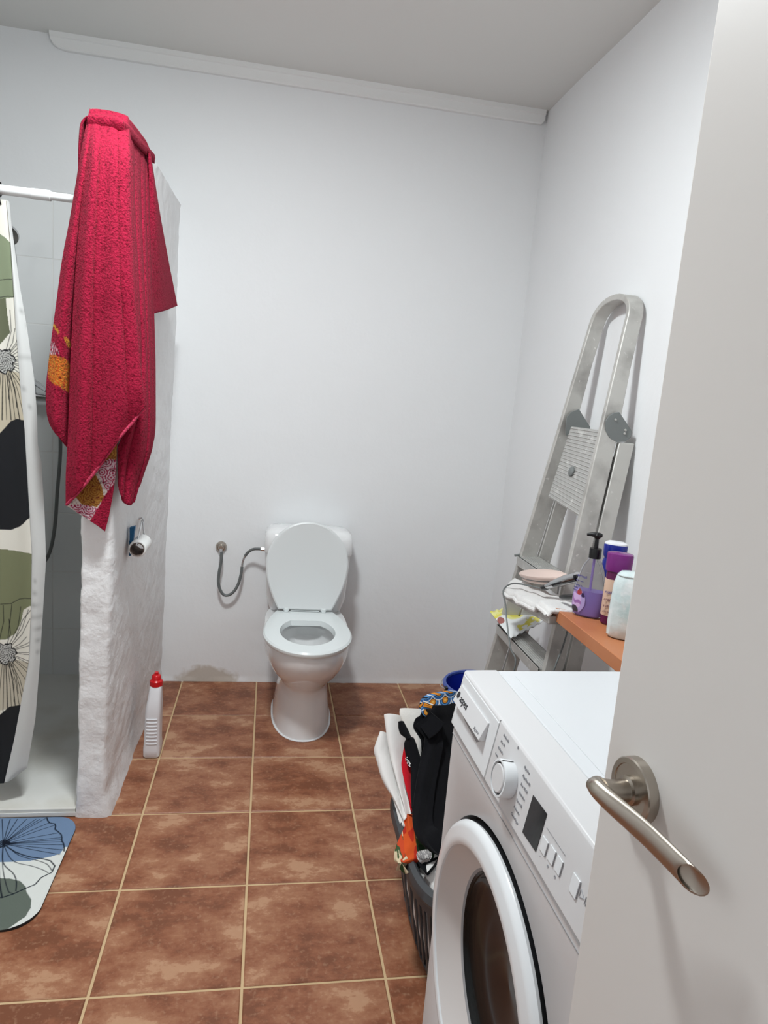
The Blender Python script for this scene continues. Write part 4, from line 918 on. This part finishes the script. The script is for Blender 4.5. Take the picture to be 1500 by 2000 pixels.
# translucent pack
pk = thing('plastic_pack', 'pale translucent plastic pack standing on shelf next to the door', 'pack', (1.32, -1.47, .774))
cx, cy = 1.302, -1.452; R_ = rotz(vframe(cx, cy)); rings = []
for z, hx, hy in ((.001, .052, .028), (.008, .057, .034), (.04, .058, .037), (.09, .057, .036), (.135, .055, .033), (.155, .050, .028), (.165, .042, .02), (.168, .03, .01)):
    r = []
    for a in np.linspace(0, 2*math.pi, 60, endpoint=False):
        c, s = math.cos(a), math.sin(a); k = 1+.03*noise.noise(Vector((a*2, z*30, 0)))+.015*math.sin(a*13+z*20)
        p = R_ @ np.array([abs(c)**.6*math.copysign(hx, c)*k, abs(s)**.6*math.copysign(hy, s)*k, 0]); r.append((cx+p[0], cy+p[1], .7745+z))
    rings.append(r)
G().loft(rings).build('film_bag', M['bag'], pk, smooth=True)
G().tube(cr([np.array(rings[-3][i])+[0, 0, .004] for i in range(34, 56, 3)], 20), .0022, 6).build('top_seam', M['bag'], pk, smooth=True)

for root, new, sc_ in ((lb, (1.194, -1.398, .8145), .95), (pbz, (1.232, -1.450, .8145), .935), (bb_, (1.266, -1.352, .8145), .95), (pk, (1.245, -1.577, .8145), .99)):
    root.location = new; root.scale = (sc_,)*3
# wipes packet on the lower visible step
wp_ = thing('wipes_packet', 'yellow and white wet wipes packet lying on a ladder step', 'wipes packet', (1.21, -.86, .59))
A4 = [np.array([1.142, -.745, .602]), np.array([1.29, -.69, .606]), np.array([1.33, -.90, .604]), np.array([1.150, -.985, .588])]
A4 = [at(957, 1195, Z=.606), at(1018, 1180, Z=.606), at(1062, 1213, Z=.606), at(998, 1247, Z=.592)]
nu, nv = 110, 90; P = np.zeros((nv, nu, 3)); Pb_ = np.zeros((nv, nu, 3)); UU = np.zeros((nv, nu, 2))
for i in range(nv):
    for j in range(nu):
        u, v = j/(nu-1), i/(nv-1)     # u: A->B..., v: A->D
        p = (A4[0]*(1-u)+A4[1]*u)*(1-v)+(A4[3]*(1-u)+A4[2]*u)*v
        bul = (min(1, 6*v*(1-v))*min(1, 5*u*(1-u)))**.6
        cr_ = .0025*math.sin(u*40)*max(0, 1-abs(v-.0)/.15)+.0025*math.sin(u*34)*max(0, 1-abs(1-v)/.12)
        P[i, j] = p+[0, 0, .010*bul+cr_]; Pb_[i, j] = p+[0, 0, -.014*bul+cr_-.001]; UU[i, j] = (u, v)
U, Vv = UU[..., 0].ravel(), UU[..., 1].ravel(); c = np.tile(L3((236, 238, 238)), (nu*nv, 1)); yel = L3((226, 216, 84)); yl2 = L3((238, 234, 150))
# v runs along packet length (far -> near), u across (left -> right)
c[(Vv < .28) & (U < .62)] = yl2; c[(Vv < .2) & (np.sin(U*19)*np.sin(Vv*30+1) > .1)] = yel
c[((Vv > .22) & (Vv < .30)) & (U < .7)] = yel
c[((U-.5)/.26)**2+((Vv-.45)/.16)**2 < 1] = yl2; c[((U-.54)/.2)**2+((Vv-.44)/.12)**2 < 1] = yel
c[((U-.62)/.07)**2+((Vv-.13)/.05)**2 < 1] = L3((214, 100, 120)); c[((U-.07)/.08)**2+((Vv-.42)/.11)**2 < 1] = L3((160, 88, 80))
c[((U-.36)/.012)**2 < 1] = c[((U-.36)/.012)**2 < 1]; k = (U > .28) & (U < .95) & (Vv > .80) & (Vv < .95) & (np.sin(U*24)+np.sin(Vv*60) > -.3); c[k] = yel
k = (U > .62) & (Vv > .72) & (Vv < .9) & (np.sin(U*30)*np.cos(Vv*30) > -.3); c[k] = L3((232, 222, 90))
g = G(); g.grid(P); o = g.build('printed_film', M['wipes'], wp_, smooth=True, cols=c)
g = G(); g.grid(Pb_[:, ::-1]); g.build('under_film', M['bleach'], wp_, smooth=True)
def wpt(u, v, h=.0115): return (A4[0]*(1-u)+A4[1]*u)*(1-v)+(A4[3]*(1-u)+A4[2]*u)*v+np.array([0, 0, h])
text('toallitas', 'lettering', M['inkdark'], wp_, wpt(.53, .34), wpt(.53, .6)-wpt(.53, .34), wpt(.8, .34)-wpt(.53, .34), .016)
text('limpieza suave', 'lettering', M['inkdark'], wp_, wpt(.84, .2, .0112), wpt(.84, .8)-wpt(.84, .2), wpt(1, .2)-wpt(.84, .2), .0135)
G().loft(slab_oval(wpt(.97, .10, .004), rotz(-.6), .03, .02, .006, 20)).build('tag', M['bleach'], wp_, smooth=True)

# ================================================================== bucket
bk = thing('bucket', 'blue plastic bucket behind the washing machine at back wall', 'bucket', (1.205, -.55, 0))
bc = (1.207, -.555, 0)
G().lathe([(.0, .002), (.100, .002), (.104, .006), (.132, .235), (.129, .235), (.100, .010), (0, .008)], bc, seg=40, caps=False).build('bucket_body', M['bucket'], bk, smooth=True)
G().lathe([(.131, .232), (.141, .230), (.143, .240), (.138, .247), (.130, .246), (.129, .238)], bc, seg=40, caps=False).build('rim', M['bucketrim'], bk, smooth=True)
for s in (-1, 1): G().box((bc[0]+.139*s, bc[1]+.03*s, .232), (.012, .022, .026)).build('handle_lug', M['black'], bk, bevel=.002)
G().tube(cr([(bc[0]-.144, bc[1]-.03, .236), (bc[0]-.150, bc[1]+.02, .232), (bc[0]-.10, bc[1]+.115, .225), (bc[0], bc[1]+.150, .222), (bc[0]+.10, bc[1]+.115, .225), (bc[0]+.150, bc[1]+.02, .232), (bc[0]+.144, bc[1]+.03, .236)], 40), .0022, 6).build('wire_handle', M['alu'], bk, smooth=True)

# ================================================================== laundry basket
lbk = thing('laundry_basket', 'dark grey slatted laundry basket beside the washing machine', 'basket', (.93, -1.565, 0))
bcx, bcy = .925, -1.555
def sup(a, b, z, n=72, e=4.2):
    r = []
    for t_ in np.linspace(0, 2*math.pi, n, endpoint=False):
        c, s = math.cos(t_), math.sin(t_); r.append((bcx+abs(c)**(2/e)*math.copysign(a, c), bcy+abs(s)**(2/e)*math.copysign(b, s), z))
    return r
RA, RB = .228, .255
G().loft([sup(RA-.012, RB-.012, .262), sup(RA, RB, .262), sup(RA+.004, RB+.004, .272), sup(RA, RB, .290), sup(RA-.012, RB-.012, .293), sup(RA-.020, RB-.020, .286), sup(RA-.012, RB-.012, .262)], caps=False).build('rim', M['basket'], lbk, smooth=True)
G().loft([sup(RA-.008, RB-.008, .235), sup(RA-.004, RB-.004, .264), sup(RA-.014, RB-.014, .264), sup(RA-.018, RB-.018, .235)], caps=False).build('rim_skirt', M['basket'], lbk, smooth=True)
G().loft([sup(RA-.075, RB-.075, .001), sup(RA-.06, RB-.06, .012), sup(RA-.048, RB-.048, .045), sup(RA-.054, RB-.054, .045), sup(RA-.07, RB-.07, .014)], caps=True).build('base', M['basket'], lbk, smooth=True)
ru = sup(RA-.010, RB-.010, .245, 44); rl = sup(RA-.050, RB-.050, .035, 44)
rm = [tuple(np.array(a)*.5+np.array(b)*.5+[0, 0, 0]) for a, b in zip(ru, rl)]
for i in range(44):
    k = (i+1) % 44; f = .50
    def mixp(A, B, s): return np.array(A)*(1-s)+np.array(B)*s
    quads = []
    for R1, wdt, ofs in ((ru, .54, 0), (rm, .34, .25), (rl, .44, .5)):
        a, b = mixp(R1[i], R1[k], .5-wdt/2), mixp(R1[i], R1[k], .5+wdt/2)
        cen = np.array([bcx, bcy, a[2]]); na = (a-cen)/np.linalg.norm(a-cen)*.006; quads.append([a, b, b-na, a-na])
    G().loft(quads).build('slat', M['basket'], lbk)
# dark lining net shadow side: nothing; clothes fill the inside
def yd(py): return float(np.interp(py, [1360, 1480, 1600, 1680, 1760, 1840], [-1.27, -1.36, -1.48, -1.58, -1.70, -1.80]))
def cloth_piece(name, label, cat, L_, R_, m, dl=0, dr=0, bulge=.02, th=.03, n=60, mcols=40, fold_=.006, paint=None, seed=1, fr=6):
    """garment: soft folded layer between its two side outlines, at its own depth in the basket"""
    A = cr([at(x, y, Y=yd(y)+dl) for x, y in L_], n); B = cr([at(x, y, Y=yd(y)+dr) for x, y in R_], n)
    P = np.zeros((n, mcols, 3)); out = np.array([-.55, -.55, .6]); out /= np.linalg.norm(out)
    for j in range(mcols):
        u = j/(mcols-1); P[:, j] = A*(1-u)+B*u+out*(bulge*math.sin(math.pi*u)**.6)
    for i in range(n):
        for j in range(mcols):
            q = Vector(P[i, j]); u = j/(mcols-1); s = i/(n-1)
            e = (math.sin(math.pi*min(max(u, .02), .98))**.4)
            P[i, j] += out*e*(fold_*noise.noise(q*16+Vector((seed, 0, 0)))+fold_*.8*math.sin(u*fr*2*math.pi+s*3+seed)*(.4+.6*s))
    root = thing(name, label, cat, tuple(P.mean((0, 1))))
    V = P.reshape(-1, 3); c = paint(V) if paint else None
    o = G().grid(P).build('cloth', m, root, smooth=True, cols=c)
    md = o.modifiers.new('s', 'SOLIDIFY'); md.thickness = th; md.offset = -1.0 if np.dot(np.cross(P[1, 0]-P[0, 0], P[0, 1]-P[0, 0]), out) < 0 else 1.0
    md2 = o.modifiers.new('b', 'BEVEL'); md2.width = min(.008, th*.3); md2.segments = 2; md2.limit_method = 'ANGLE'; md2.angle_limit = math.radians(60)
    return root
cloth_piece('white_sheet', 'white folded cloth bulging outermost over left rim of laundry basket', 'cloth', [(745, 1433), (735, 1455), (732, 1470), (738, 1492), (746, 1520), (756, 1540), (772, 1562), (790, 1590)], [(764, 1436), (766, 1455), (768, 1475), (774, 1505), (782, 1535), (792, 1570), (800, 1600), (806, 1622)], M['whitecloth'], 0, -.01, .032, .016, fold_=.003, fr=.5, seed=2)
cloth_piece('white_pillowcase', 'white cloth with pointed top corner standing between two white layers', 'cloth', [(750, 1397), (753, 1420), (757, 1450), (764, 1485), (772, 1515), (782, 1550), (792, 1580), (804, 1630)], [(796, 1402), (796, 1430), (798, 1455), (800, 1490), (803, 1530), (806, 1560), (809, 1590), (812, 1640)], M['whitecloth'], -.03, -.02, .022, .016, fold_=.003, fr=1, seed=5)
cloth_piece('cream_trousers', 'cream folded trousers leaning under the black garment', 'trousers', [(781, 1384), (781, 1396), (788, 1415), (797, 1440), (806, 1462), (813, 1475), (820, 1482)], [(850, 1388), (848, 1400), (845, 1420), (840, 1440), (836, 1460), (832, 1475), (828, 1490)], M['creamcloth'], -.05, -.05, .01, .03, fold_=.003, fr=1.5, seed=7)
def paint_rb(V):
    c = np.tile(L3((22, 20, 24)), (len(V), 1)); return c
def paint_red(V):
    c = np.tile(L3((190, 22, 36)), (len(V), 1)); return c
rs = cloth_piece('red_shirt', 'red and black printed shirt squeezed between white cloth and black garment', 'shirt', [(795, 1442), (789, 1458), (785, 1482), (784, 1496), (788, 1520), (794, 1545), (803, 1572), (808, 1580)], [(812, 1450), (814, 1470), (815, 1490), (816, 1510), (817, 1530), (818, 1550), (819, 1570), (820, 1590)], M['redcloth'], -.065, -.055, .008, .012, fold_=.002, fr=1, seed=4)
def sub_piece(root, nm, m, L_, R_, dl, th=.008):
    A = cr([at(x, y, Y=yd(y)+dl) for x, y in L_], 30); B = cr([at(x, y, Y=yd(y)+dl) for x, y in R_], 30)
    P = np.array([[A[i]*(1-u)+B[i]*u for u in np.linspace(0, 1, 12)] for i in range(30)]); out = np.array([-.55, -.55, .6])
    for i in range(30):
        for j in range(12): P[i, j] += out*.008*math.sin(math.pi*j/11)
    return G().grid(P).build(nm, m, root, smooth=True, solid=th, off=0)
sub_piece(rs, 'black_sleeve', M['blackcloth'], [(781, 1411), (781, 1422), (784, 1432), (792, 1438), (797, 1443)], [(786, 1410), (791, 1419), (796, 1428), (800, 1438), (803, 1446)], -.085)
sub_piece(rs, 'black_front', M['blackcloth'], [(799, 1440), (791, 1453), (793, 1470), (796, 1490), (804, 1500), (804, 1540), (806, 1580)], [(806, 1442), (812, 1455), (818, 1475), (824, 1490), (826, 1510), (826, 1540), (826, 1580)], -.082)
g = G(); r_ = random.Random(3)
for k in range(26):
    y_ = 1479+18*r_.random(); x_ = 793+(y_-1479)*.45+6*(r_.random()-.5); p = at(x_, y_, Y=yd(y_)-.105); g.lathe([(.0012, 0), (.0012, .0006), (0, .0007)], p, (-.5, -.6, .6), 6, caps=False)
tag(g.build('white_print', M['whitecloth'], rs), kind='stuff')
def paint_blk(V): return None
cloth_piece('black_garment', 'large black garment heaped over the basket beside washing machine', 'garment', [(840, 1392), (826, 1407), (811, 1418), (822, 1432), (829, 1445), (822, 1480), (814, 1520), (807, 1560), (805, 1600), (811, 1630), (830, 1655), (862, 1675)], [(905, 1375), (915, 1395), (918, 1420), (918, 1445), (915, 1480), (912, 1520), (908, 1560), (905, 1600), (900, 1630), (895, 1650), (888, 1665), (880, 1678)], M['blackcloth'], -.10, -.04, .03, .05, fold_=.010, fr=2.2, seed=9, n=70, mcols=50)
def paint_arc(V):
    # rows of concentric arcs in blue, orange, black and white
    ref = np.array([at(855, 1375, Y=-1.3)])[0]; u = (V[:, 0]-ref[0])*CR[0]+(V[:, 1]-ref[1])*CR[1]+(V[:, 2]-ref[2])*CR[2]; v = (V-ref)@CU
    c = np.tile(L3((222, 208, 190)), (len(V), 1)); pitch = .034
    for row in range(-3, 4):
        for k in range(-4, 5):
            cx = (k+.5*(row % 2))*pitch*1.05; cy = row*pitch*.62
            d = np.hypot(u-cx, v-cy); inside = d < pitch*.56
            seq = [(.56, (234, 226, 214)), (.50, (70, 120, 180)), (.42, (34, 64, 110)), (.37, (90, 140, 190)), (.28, (30, 34, 44)), (.22, (214, 136, 50)), (.10, (230, 180, 90))]
            for r, q in seq: c[d < pitch*r] = L3(q)
    return c
cloth_piece('patterned_cloth', 'cotton cloth with blue and orange concentric arcs on top of the laundry', 'cloth', [(826, 1368), (823, 1376), (822, 1386), (826, 1396), (836, 1403)], [(905, 1352), (907, 1362), (908, 1372), (908, 1385), (905, 1400)], M['printcloth'], -.075, -.02, .02, .03, fold_=.003, fr=1, paint=paint_arc, n=90, mcols=160, seed=2)
def paint_flor(V):
    u = (V-V.mean(0))@CR; v = (V-V.mean(0))@CU; c = np.tile(L3((60, 82, 52)), (len(V), 1))
    for i in range(len(V)):
        q = Vector((u[i]*62, v[i]*44, 2)); a = noise.noise(q); b = noise.noise(q*1.7+Vector((9, 3, 1))); s_ = u[i]+.15*v[i]
        if s_ < -.018 and a > -.25: c[i] = L3((214, 196, 164)) if b > .12 else (L3((196, 74, 44)) if b < -.12 else c[i])
        elif -.018 <= s_ < .012: c[i] = L3((206, 84, 40)) if a > -.2 else L3((178, 48, 34))
        elif a > .3: c[i] = L3((206, 190, 160))
        elif a < -.3: c[i] = L3((38, 54, 36))
    return c
cloth_piece('floral_shirt', 'orange and green floral cloth bunched over the basket rim', 'shirt', [(797, 1590), (792, 1612), (780, 1637), (771, 1660), (770, 1680), (780, 1689)], [(812, 1600), (822, 1622), (842, 1640), (862, 1655), (858, 1672), (800, 1688)], M['printcloth'], -.045, -.06, .025, .025, fold_=.005, fr=2, paint=paint_flor, n=80, mcols=90, seed=8)
cloth_piece('green_cloth', 'dark green crumpled cloth below the black garment', 'cloth', [(800, 1655), (798, 1672), (800, 1684)], [(872, 1648), (872, 1668), (870, 1678)], cloth('green_cotton', (44, 62, 42)), -.05, -.06, .02, .03, fold_=.006, fr=2, seed=3)
cloth_piece('lace_cloth', 'small grey lace scrap at the basket rim', 'lace', [(815, 1664), (818, 1674), (828, 1682)], [(836, 1660), (842, 1668), (836, 1678)], cloth('grey_lace', (150, 146, 146), noise_col=[((210, 206, 204), 160, .5, .6)]), -.115, -.115, .006, .008, seed=3)
cloth_piece('white_towel', 'fluffy white towel at the near end of the laundry basket', 'towel', [(836, 1676), (838, 1695), (845, 1720), (852, 1745), (856, 1765)], [(895, 1668), (895, 1690), (895, 1715), (895, 1740), (895, 1765)], M['terry'], -.02, -.02, .03, .04, fold_=.004, fr=1, seed=6)
# bulk of pale laundry inside the basket, seen through the slats
rings = []
for z, q in ((.02, .085), (.05, .056), (.12, .038), (.20, .028), (.25, .026), (.275, .035), (.30, .07)):
    rings.append([(p[0]+.004*noise.noise(Vector((p[0]*30, p[1]*30, z*30))), p[1], p[2]) for p in sup(RA-q, RB-q, z)])
bl = thing('white_laundry', 'pale cloth filling the basket, seen through its slats', 'cloth', (bcx, bcy, .02))
G().loft(rings).build('cloth', M['whitecloth'], bl, smooth=True)
rings = []
for z, sc, dy in ((.28, .86, 0), (.33, .76, .02), (.38, .6, .05), (.42, .4, .07), (.44, .2, .08)):
    rings.append([(bcx+.045+(p[0]-bcx)*sc*.75, bcy+dy+.02+(p[1]-bcy)*sc*.85, p[2]) for p in sup(RA-.02, RB-.02, z)])
bh = thing('dark_laundry', 'dark clothes heaped at the heart of the laundry pile', 'clothes', (bcx, bcy, .3))
G().loft(rings).build('cloth', M['blackcloth'], bh, smooth=True)

# ================================================================== WASHING MACHINE
wm = thing('washing_machine', 'white front-loading washing machine with round dark-glass door', 'washing machine', (1.0, -2.15, 0))
A2 = np.array([.72, -1.851]); WD = np.array([.0232, -1.]); WD /= np.linalg.norm(WD); WO = np.array([WD[1], -WD[0]])     # WO points out of the front
def W(u, o, z): return np.array([A2[0]+WD[0]*u+WO[0]*o, A2[1]+WD[1]*u+WO[1]*o, z])
WW, WDp, ZT_ = .60, .55, .85
def wbox(u0, u1, o0, o1, z0, z1): return [W(u0, o0, z0), W(u1, o0, z0), W(u1, o1, z0), W(u0, o1, z0)], [W(u0, o0, z1), W(u1, o0, z1), W(u1, o1, z1), W(u0, o1, z1)]
g = G(); g.hexa(*wbox(0, WW, -.062, -WDp, .02, .738)); g.build('cabinet', M['wmfront'], wm, bevel=.004)
UC, ZCC, NA = .285, .425, 96
def rect_pt(a, ins):
    c, s = math.cos(a), math.sin(a); u0, u1, z0, z1 = .0+ins, WW-ins, .022+ins, .737-ins
    k = min((u1-UC)/c if c > 1e-6 else 1e9, (u0-UC)/c if c < -1e-6 else 1e9, (z1-ZCC)/s if s > 1e-6 else 1e9, (z0-ZCC)/s if s < -1e-6 else 1e9); return UC+c*k, ZCC+s*k
angs = sorted(list(np.linspace(0, 2*math.pi, NA, endpoint=False))+[math.atan2(z-ZCC, u-UC) % (2*math.pi) for u in (0, WW) for z in (.022, .737)])
rings = []
for ins, o_ in ((0, -.061), (0, .007), (.005, .012)): rings.append([W(*(lambda q: (q[0], o_, q[1]))(rect_pt(a, ins))) for a in angs])
for r_0, o_ in ((.2590, .012), (.2575, .011), (.2575, -.055)): rings.append([W(UC+r_0*math.cos(a), o_, ZCC+r_0*math.sin(a)) for a in angs])
fp = G().loft(rings, caps=False).build('front_panel', M['wmfront'], wm, smooth=True)
for u, o in ((.06, -.05), (.54, -.05), (.06, -.5), (.54, -.5)): G().tube([W(u, o, 0), W(u, o, .03)], .018, 14).build('foot', M['black'], wm, smooth=True)
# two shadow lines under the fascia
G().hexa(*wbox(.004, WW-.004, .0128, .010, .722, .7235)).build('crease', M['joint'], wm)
# worktop
g = G(); g.hexa(*wbox(0, WW, -.066, -WDp, .74, .8485)); g.build('worktop', M['wmwhite'], wm, bevel=.003)
g = G(); g.hexa(*wbox(.028, WW-.028, -.092, -WDp+.02, .8480, .8500)); g.build('lid_panel', M['wmwhite'], wm, bevel=.0015)
# fascia: slanted control panel
FO = .017
def fo(z): return FO*(ZT_-z)/.11
prof_f = [(fo(.742)-.004, .740), (fo(.742), .743), (fo(.80), .80), (fo(.846), .846), (-.003, .8495), (-.064, .850), (-.064, .742)]
rings = [[W(u, o, z) for o, z in prof_f] for u in (0, .002, WW-.002, WW)]
for p in (0, 3): 
    cen = sum(rings[p])/len(rings[p]); rings[p] = [q*.985+cen*.015 for q in rings[p]]
fas = G().loft(rings).build('control_panel', M['wmfront'], wm, bevel=.0012)
n3 = np.array([WO[0], WO[1], 0])*math.cos(math.atan(FO/.11))+np.array([0, 0, math.sin(math.atan(FO/.11))]); P0 = W(0, 0, ZT_)
up3 = np.cross(n3, np.array([WD[0], WD[1], 0])); up3 = up3 if up3[2] > 0 else -up3
wd3 = np.array([WD[0], WD[1], 0])
def fpt(x, y, h=.0): return atp(x, y, P0+n3*h, n3)+0*n3
def fq(pts, name, m, h0, h1, parent=fas, bevel=0):
    a = [fpt(x, y, h0) for x, y in pts]; b = [fpt(x, y, h0)+n3*(h1-h0) for x, y in pts]; return G().loft([a, b]).build(name, m, parent, bevel=bevel)
def FP(u, z, h=0): return W(u, fo(z), z)+n3*h
def fr(u0, u1, z0, z1, name, m, h0, h1, parent=fas, bevel=0): return G().hexa([FP(u0, z0, h0), FP(u1, z0, h0), FP(u1, z1, h0), FP(u0, z1, h0)], [FP(u0, z0, h1), FP(u1, z0, h1), FP(u1, z1, h1), FP(u0, z1, h1)]).build(name, m, parent, bevel=bevel)
def fuz(x, y):
    p = fpt(x, y); return float((p[:2]-A2)@WD), float(p[2])
# drawer
uD = fuz(961, 1465)[0]
dw = fr(.006, uD, .7445, .8425, 'detergent_drawer', M['wmring'], -.004, .0012, wm, .0008)
h_ = [fuz(906, 1340), fuz(957, 1415), fuz(950, 1446), fuz(902, 1363)]
u1_ = h_[1][0]; zt_, zb_ = .825, .792
a = [FP(.012, zt_, .001), FP(u1_, zt_, .001), FP(u1_, zb_, .001), FP(.012, zb_, .001)]; b = [FP(.012, zt_, .004), FP(u1_, zt_, .004), FP(u1_, zb_, .013), FP(.012, zb_, .013)]
G().hexa(a, b).build('drawer_handle', M['wmfront'], dw, bevel=.0008)
G().hexa([FP(.03, zb_, .001), FP(u1_-.005, zb_, .001), FP(u1_-.03, zb_-.018, .0013), FP(.06, zb_-.014, .0013)], [FP(.03, zb_, .002), FP(u1_-.005, zb_, .002), FP(u1_-.03, zb_-.018, .0014), FP(.06, zb_-.014, .0014)]).build('grip_shade', M['joint'], dw)  # flat grey wedge: shade below the drawer handle, put in as colour
fr(uD+.001, uD+.0022, .743, .848, 'panel_joint', M['joint'], -.001, .0003)
tnorm = np.cross(wd3, np.array([0, 0, 1.]))
def ftext(s_, u, z, size, m='inkdark', h=.0006, parent=fas): return text(s_, 'lettering', M[m], parent, FP(u, z, h), FP(u+.1, z)-FP(u, z), FP(u, z+.01)-FP(u, z), size)
hand = lambda u, z: FP(u, z, .004+.009*(zt_-z)/(zt_-zb_)+.0006)
ht = hand(.03, .802); text('aspes', 'lettering', M['inkdark'], dw, hand(.037, .8035), wd3, hand(.037, .82)-hand(.037, .80), .019)
dd = [hand(.024+.006*math.cos(a), .809+.006*math.sin(a)) for a in np.linspace(0, 2*math.pi, 14, endpoint=False)]; G().loft([dd, [p+n3*.0004 for p in dd]]).build('emblem', M['inkdark'], dw)
text('7kg A++', 'lettering', M['ink'], dw, hand(u1_-.034, .797), wd3, hand(.037, .82)-hand(.037, .80), .007)
# dial
ku, kz = fuz(996, 1522); kz = min(max(kz, .785), .80); K0 = FP(ku, kz, 0)
print('knob', ku, kz)
kn = G().lathe([(.0275, 0), (.0285, .002), (.0285, .018), (.0278, .0205), (.0250, .0208), (.0248, .015), (.0205, .015)], K0, n3, 48, caps=False).build('dial', M['wmring'], fas, smooth=True)
G().lathe([(.0249, .0155), (.0205, .0155)], K0, n3, 48, caps=False).build('dial_ring', M['black'], kn)
G().lathe([(.0212, .015), (.0212, .020), (.020, .0212), (0, .0212)], K0, n3, 48, caps=False).build('dial_face', M['wmfront'], kn, smooth=True)
q = K0+up3*.0286; G().hexa([q+n3*.002-wd3*.0008, q+n3*.002+wd3*.0008, q+n3*.0205+wd3*.0008, q+n3*.0205-wd3*.0008], [q+up3*.0006+n3*.002-wd3*.0008, q+up3*.0006+n3*.002+wd3*.0008, q+up3*.0006+n3*.0205+wd3*.0008, q+up3*.0006+n3*.0205-wd3*.0008]).build('pointer', M['black'], kn)
words_l = ['Prelavado', 'Mix 40', 'Delicado', 'Lana', 'Rapido', 'Deporte', 'Camisas']; words_r = ['Algodon', 'Algodon 60', 'Eco 40-60', 'Sintetico', 'Sport 30', 'Aclarado', 'Centrifugar']
for k in range(7):
    z = .8335-.0125*k; b_ = abs(k-3)*.0035
    text(words_l[k], 'lettering', M['ink'], fas, FP(ku-.040-.028+b_, z, .0005), wd3, up3, .0060)
    text(words_r[k], 'lettering', M['ink'], fas, FP(ku+.038-b_*.6, z-.003, .0005), wd3, up3, .0060)
text('0', 'lettering', M['ink'], fas, FP(ku-.003, .8415, .0005), wd3, up3, .007)
# display and buttons
du0, du1 = fuz(1031, 1590)[0], fuz(1058, 1627)[0]; print('disp', fuz(1042, 1553), fuz(1069, 1590), fuz(1047, 1664), fuz(1021, 1625))
ds = fq([(1042, 1553), (1069, 1590), (1047, 1664), (1021, 1625)], 'display', M['screen'], .0002, .0010)
for k, (pa, pb2) in enumerate((((1062, 1632), (1073, 1646)), ((1077, 1650), (1088, 1664)), ((1091, 1670), (1102, 1684)))):
    u0, z0 = fuz(*pa); u1, z1 = fuz(*pb2); zc = (z0+z1)/2
    bt = fr(u0, u1, zc-.020, zc, 'button', M['wmring'], 0, .0016, fas, .0005)
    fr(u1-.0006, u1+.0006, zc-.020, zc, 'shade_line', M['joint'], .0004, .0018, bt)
    text(('-', 'o', 'o')[k], 'lettering', M['ink'], fas, FP(u0+.004, zc-.029, .0005), wd3, up3, .008)
ua, za = fuz(1068, 1618); ub, zb2 = fuz(1105, 1670); fr(ua, ub, (za+zb2)/2-.0005, (za+zb2)/2+.0005, 'printed_line', M['ink'], .0002, .0005)
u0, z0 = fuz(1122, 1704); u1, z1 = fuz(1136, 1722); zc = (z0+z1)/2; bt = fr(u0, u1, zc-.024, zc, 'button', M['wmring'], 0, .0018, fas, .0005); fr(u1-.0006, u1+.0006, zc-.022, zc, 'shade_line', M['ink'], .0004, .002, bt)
uu = u1+.004; zt2 = zc-.012
tri = [FP(uu, zt2-.004, .0005), FP(uu+.010, zt2+.001, .0005), FP(uu, zt2+.006, .0005)]
g = G(); g.tube([tri[0], tri[1], tri[2], tri[0]], .0006, 5); g.tube([FP(uu+.013, zt2-.004, .0005), FP(uu+.013, zt2+.006, .0005)], .0006, 5); g.tube([FP(uu+.016, zt2-.004, .0005), FP(uu+.016, zt2+.006, .0005)], .0006, 5); g.build('start_pause_symbol', M['ink'], fas)
# porthole door
DC = W(.285, .012, .425); wo3 = np.array([WO[0], WO[1], 0])
prof_d = [(.2495, .003), (.2515, .008), (.249, .014), (.2435, .0185), (.240, .0195), (.226, .0235), (.217, .0245), (.2125, .0225), (.2115, .019)]
pd = G().lathe(prof_d, DC, wo3, 96, caps=False).build('porthole_door', M['wmring'], wm, smooth=True)
G().lathe([(.2116, .0192), (.203, .009), (.190, -.004), (.178, -.0145), (.173, -.018)], DC, wo3, 96, caps=False).build('inner_cone', M['wmcone'], pd, smooth=True)
G().lathe([(.1735, -.0175), (.1705, -.0185), (.169, -.0205)], DC, wo3, 96, caps=False).build('glass_rim', M['joint'], pd, smooth=True)
G().lathe([(.1700, -.0195), (.166, -.024), (.160, -.022), (.156, -.028), (.140, -.034), (.10, -.040), (0, -.044)], DC, wo3, 96, caps=False).build('door_glass', M['glass_dark'], pd, smooth=True)
G().lathe([(.2495, .003), (.2495, -.03), (.2570, -.03)], DC, wo3, 96, caps=False).build('door_seal', M['black'], pd, smooth=True)
G().lathe([(.2572, -.052), (0, -.052)], DC, wo3, 96, caps=False).build('drum_face', M['black'], wm)
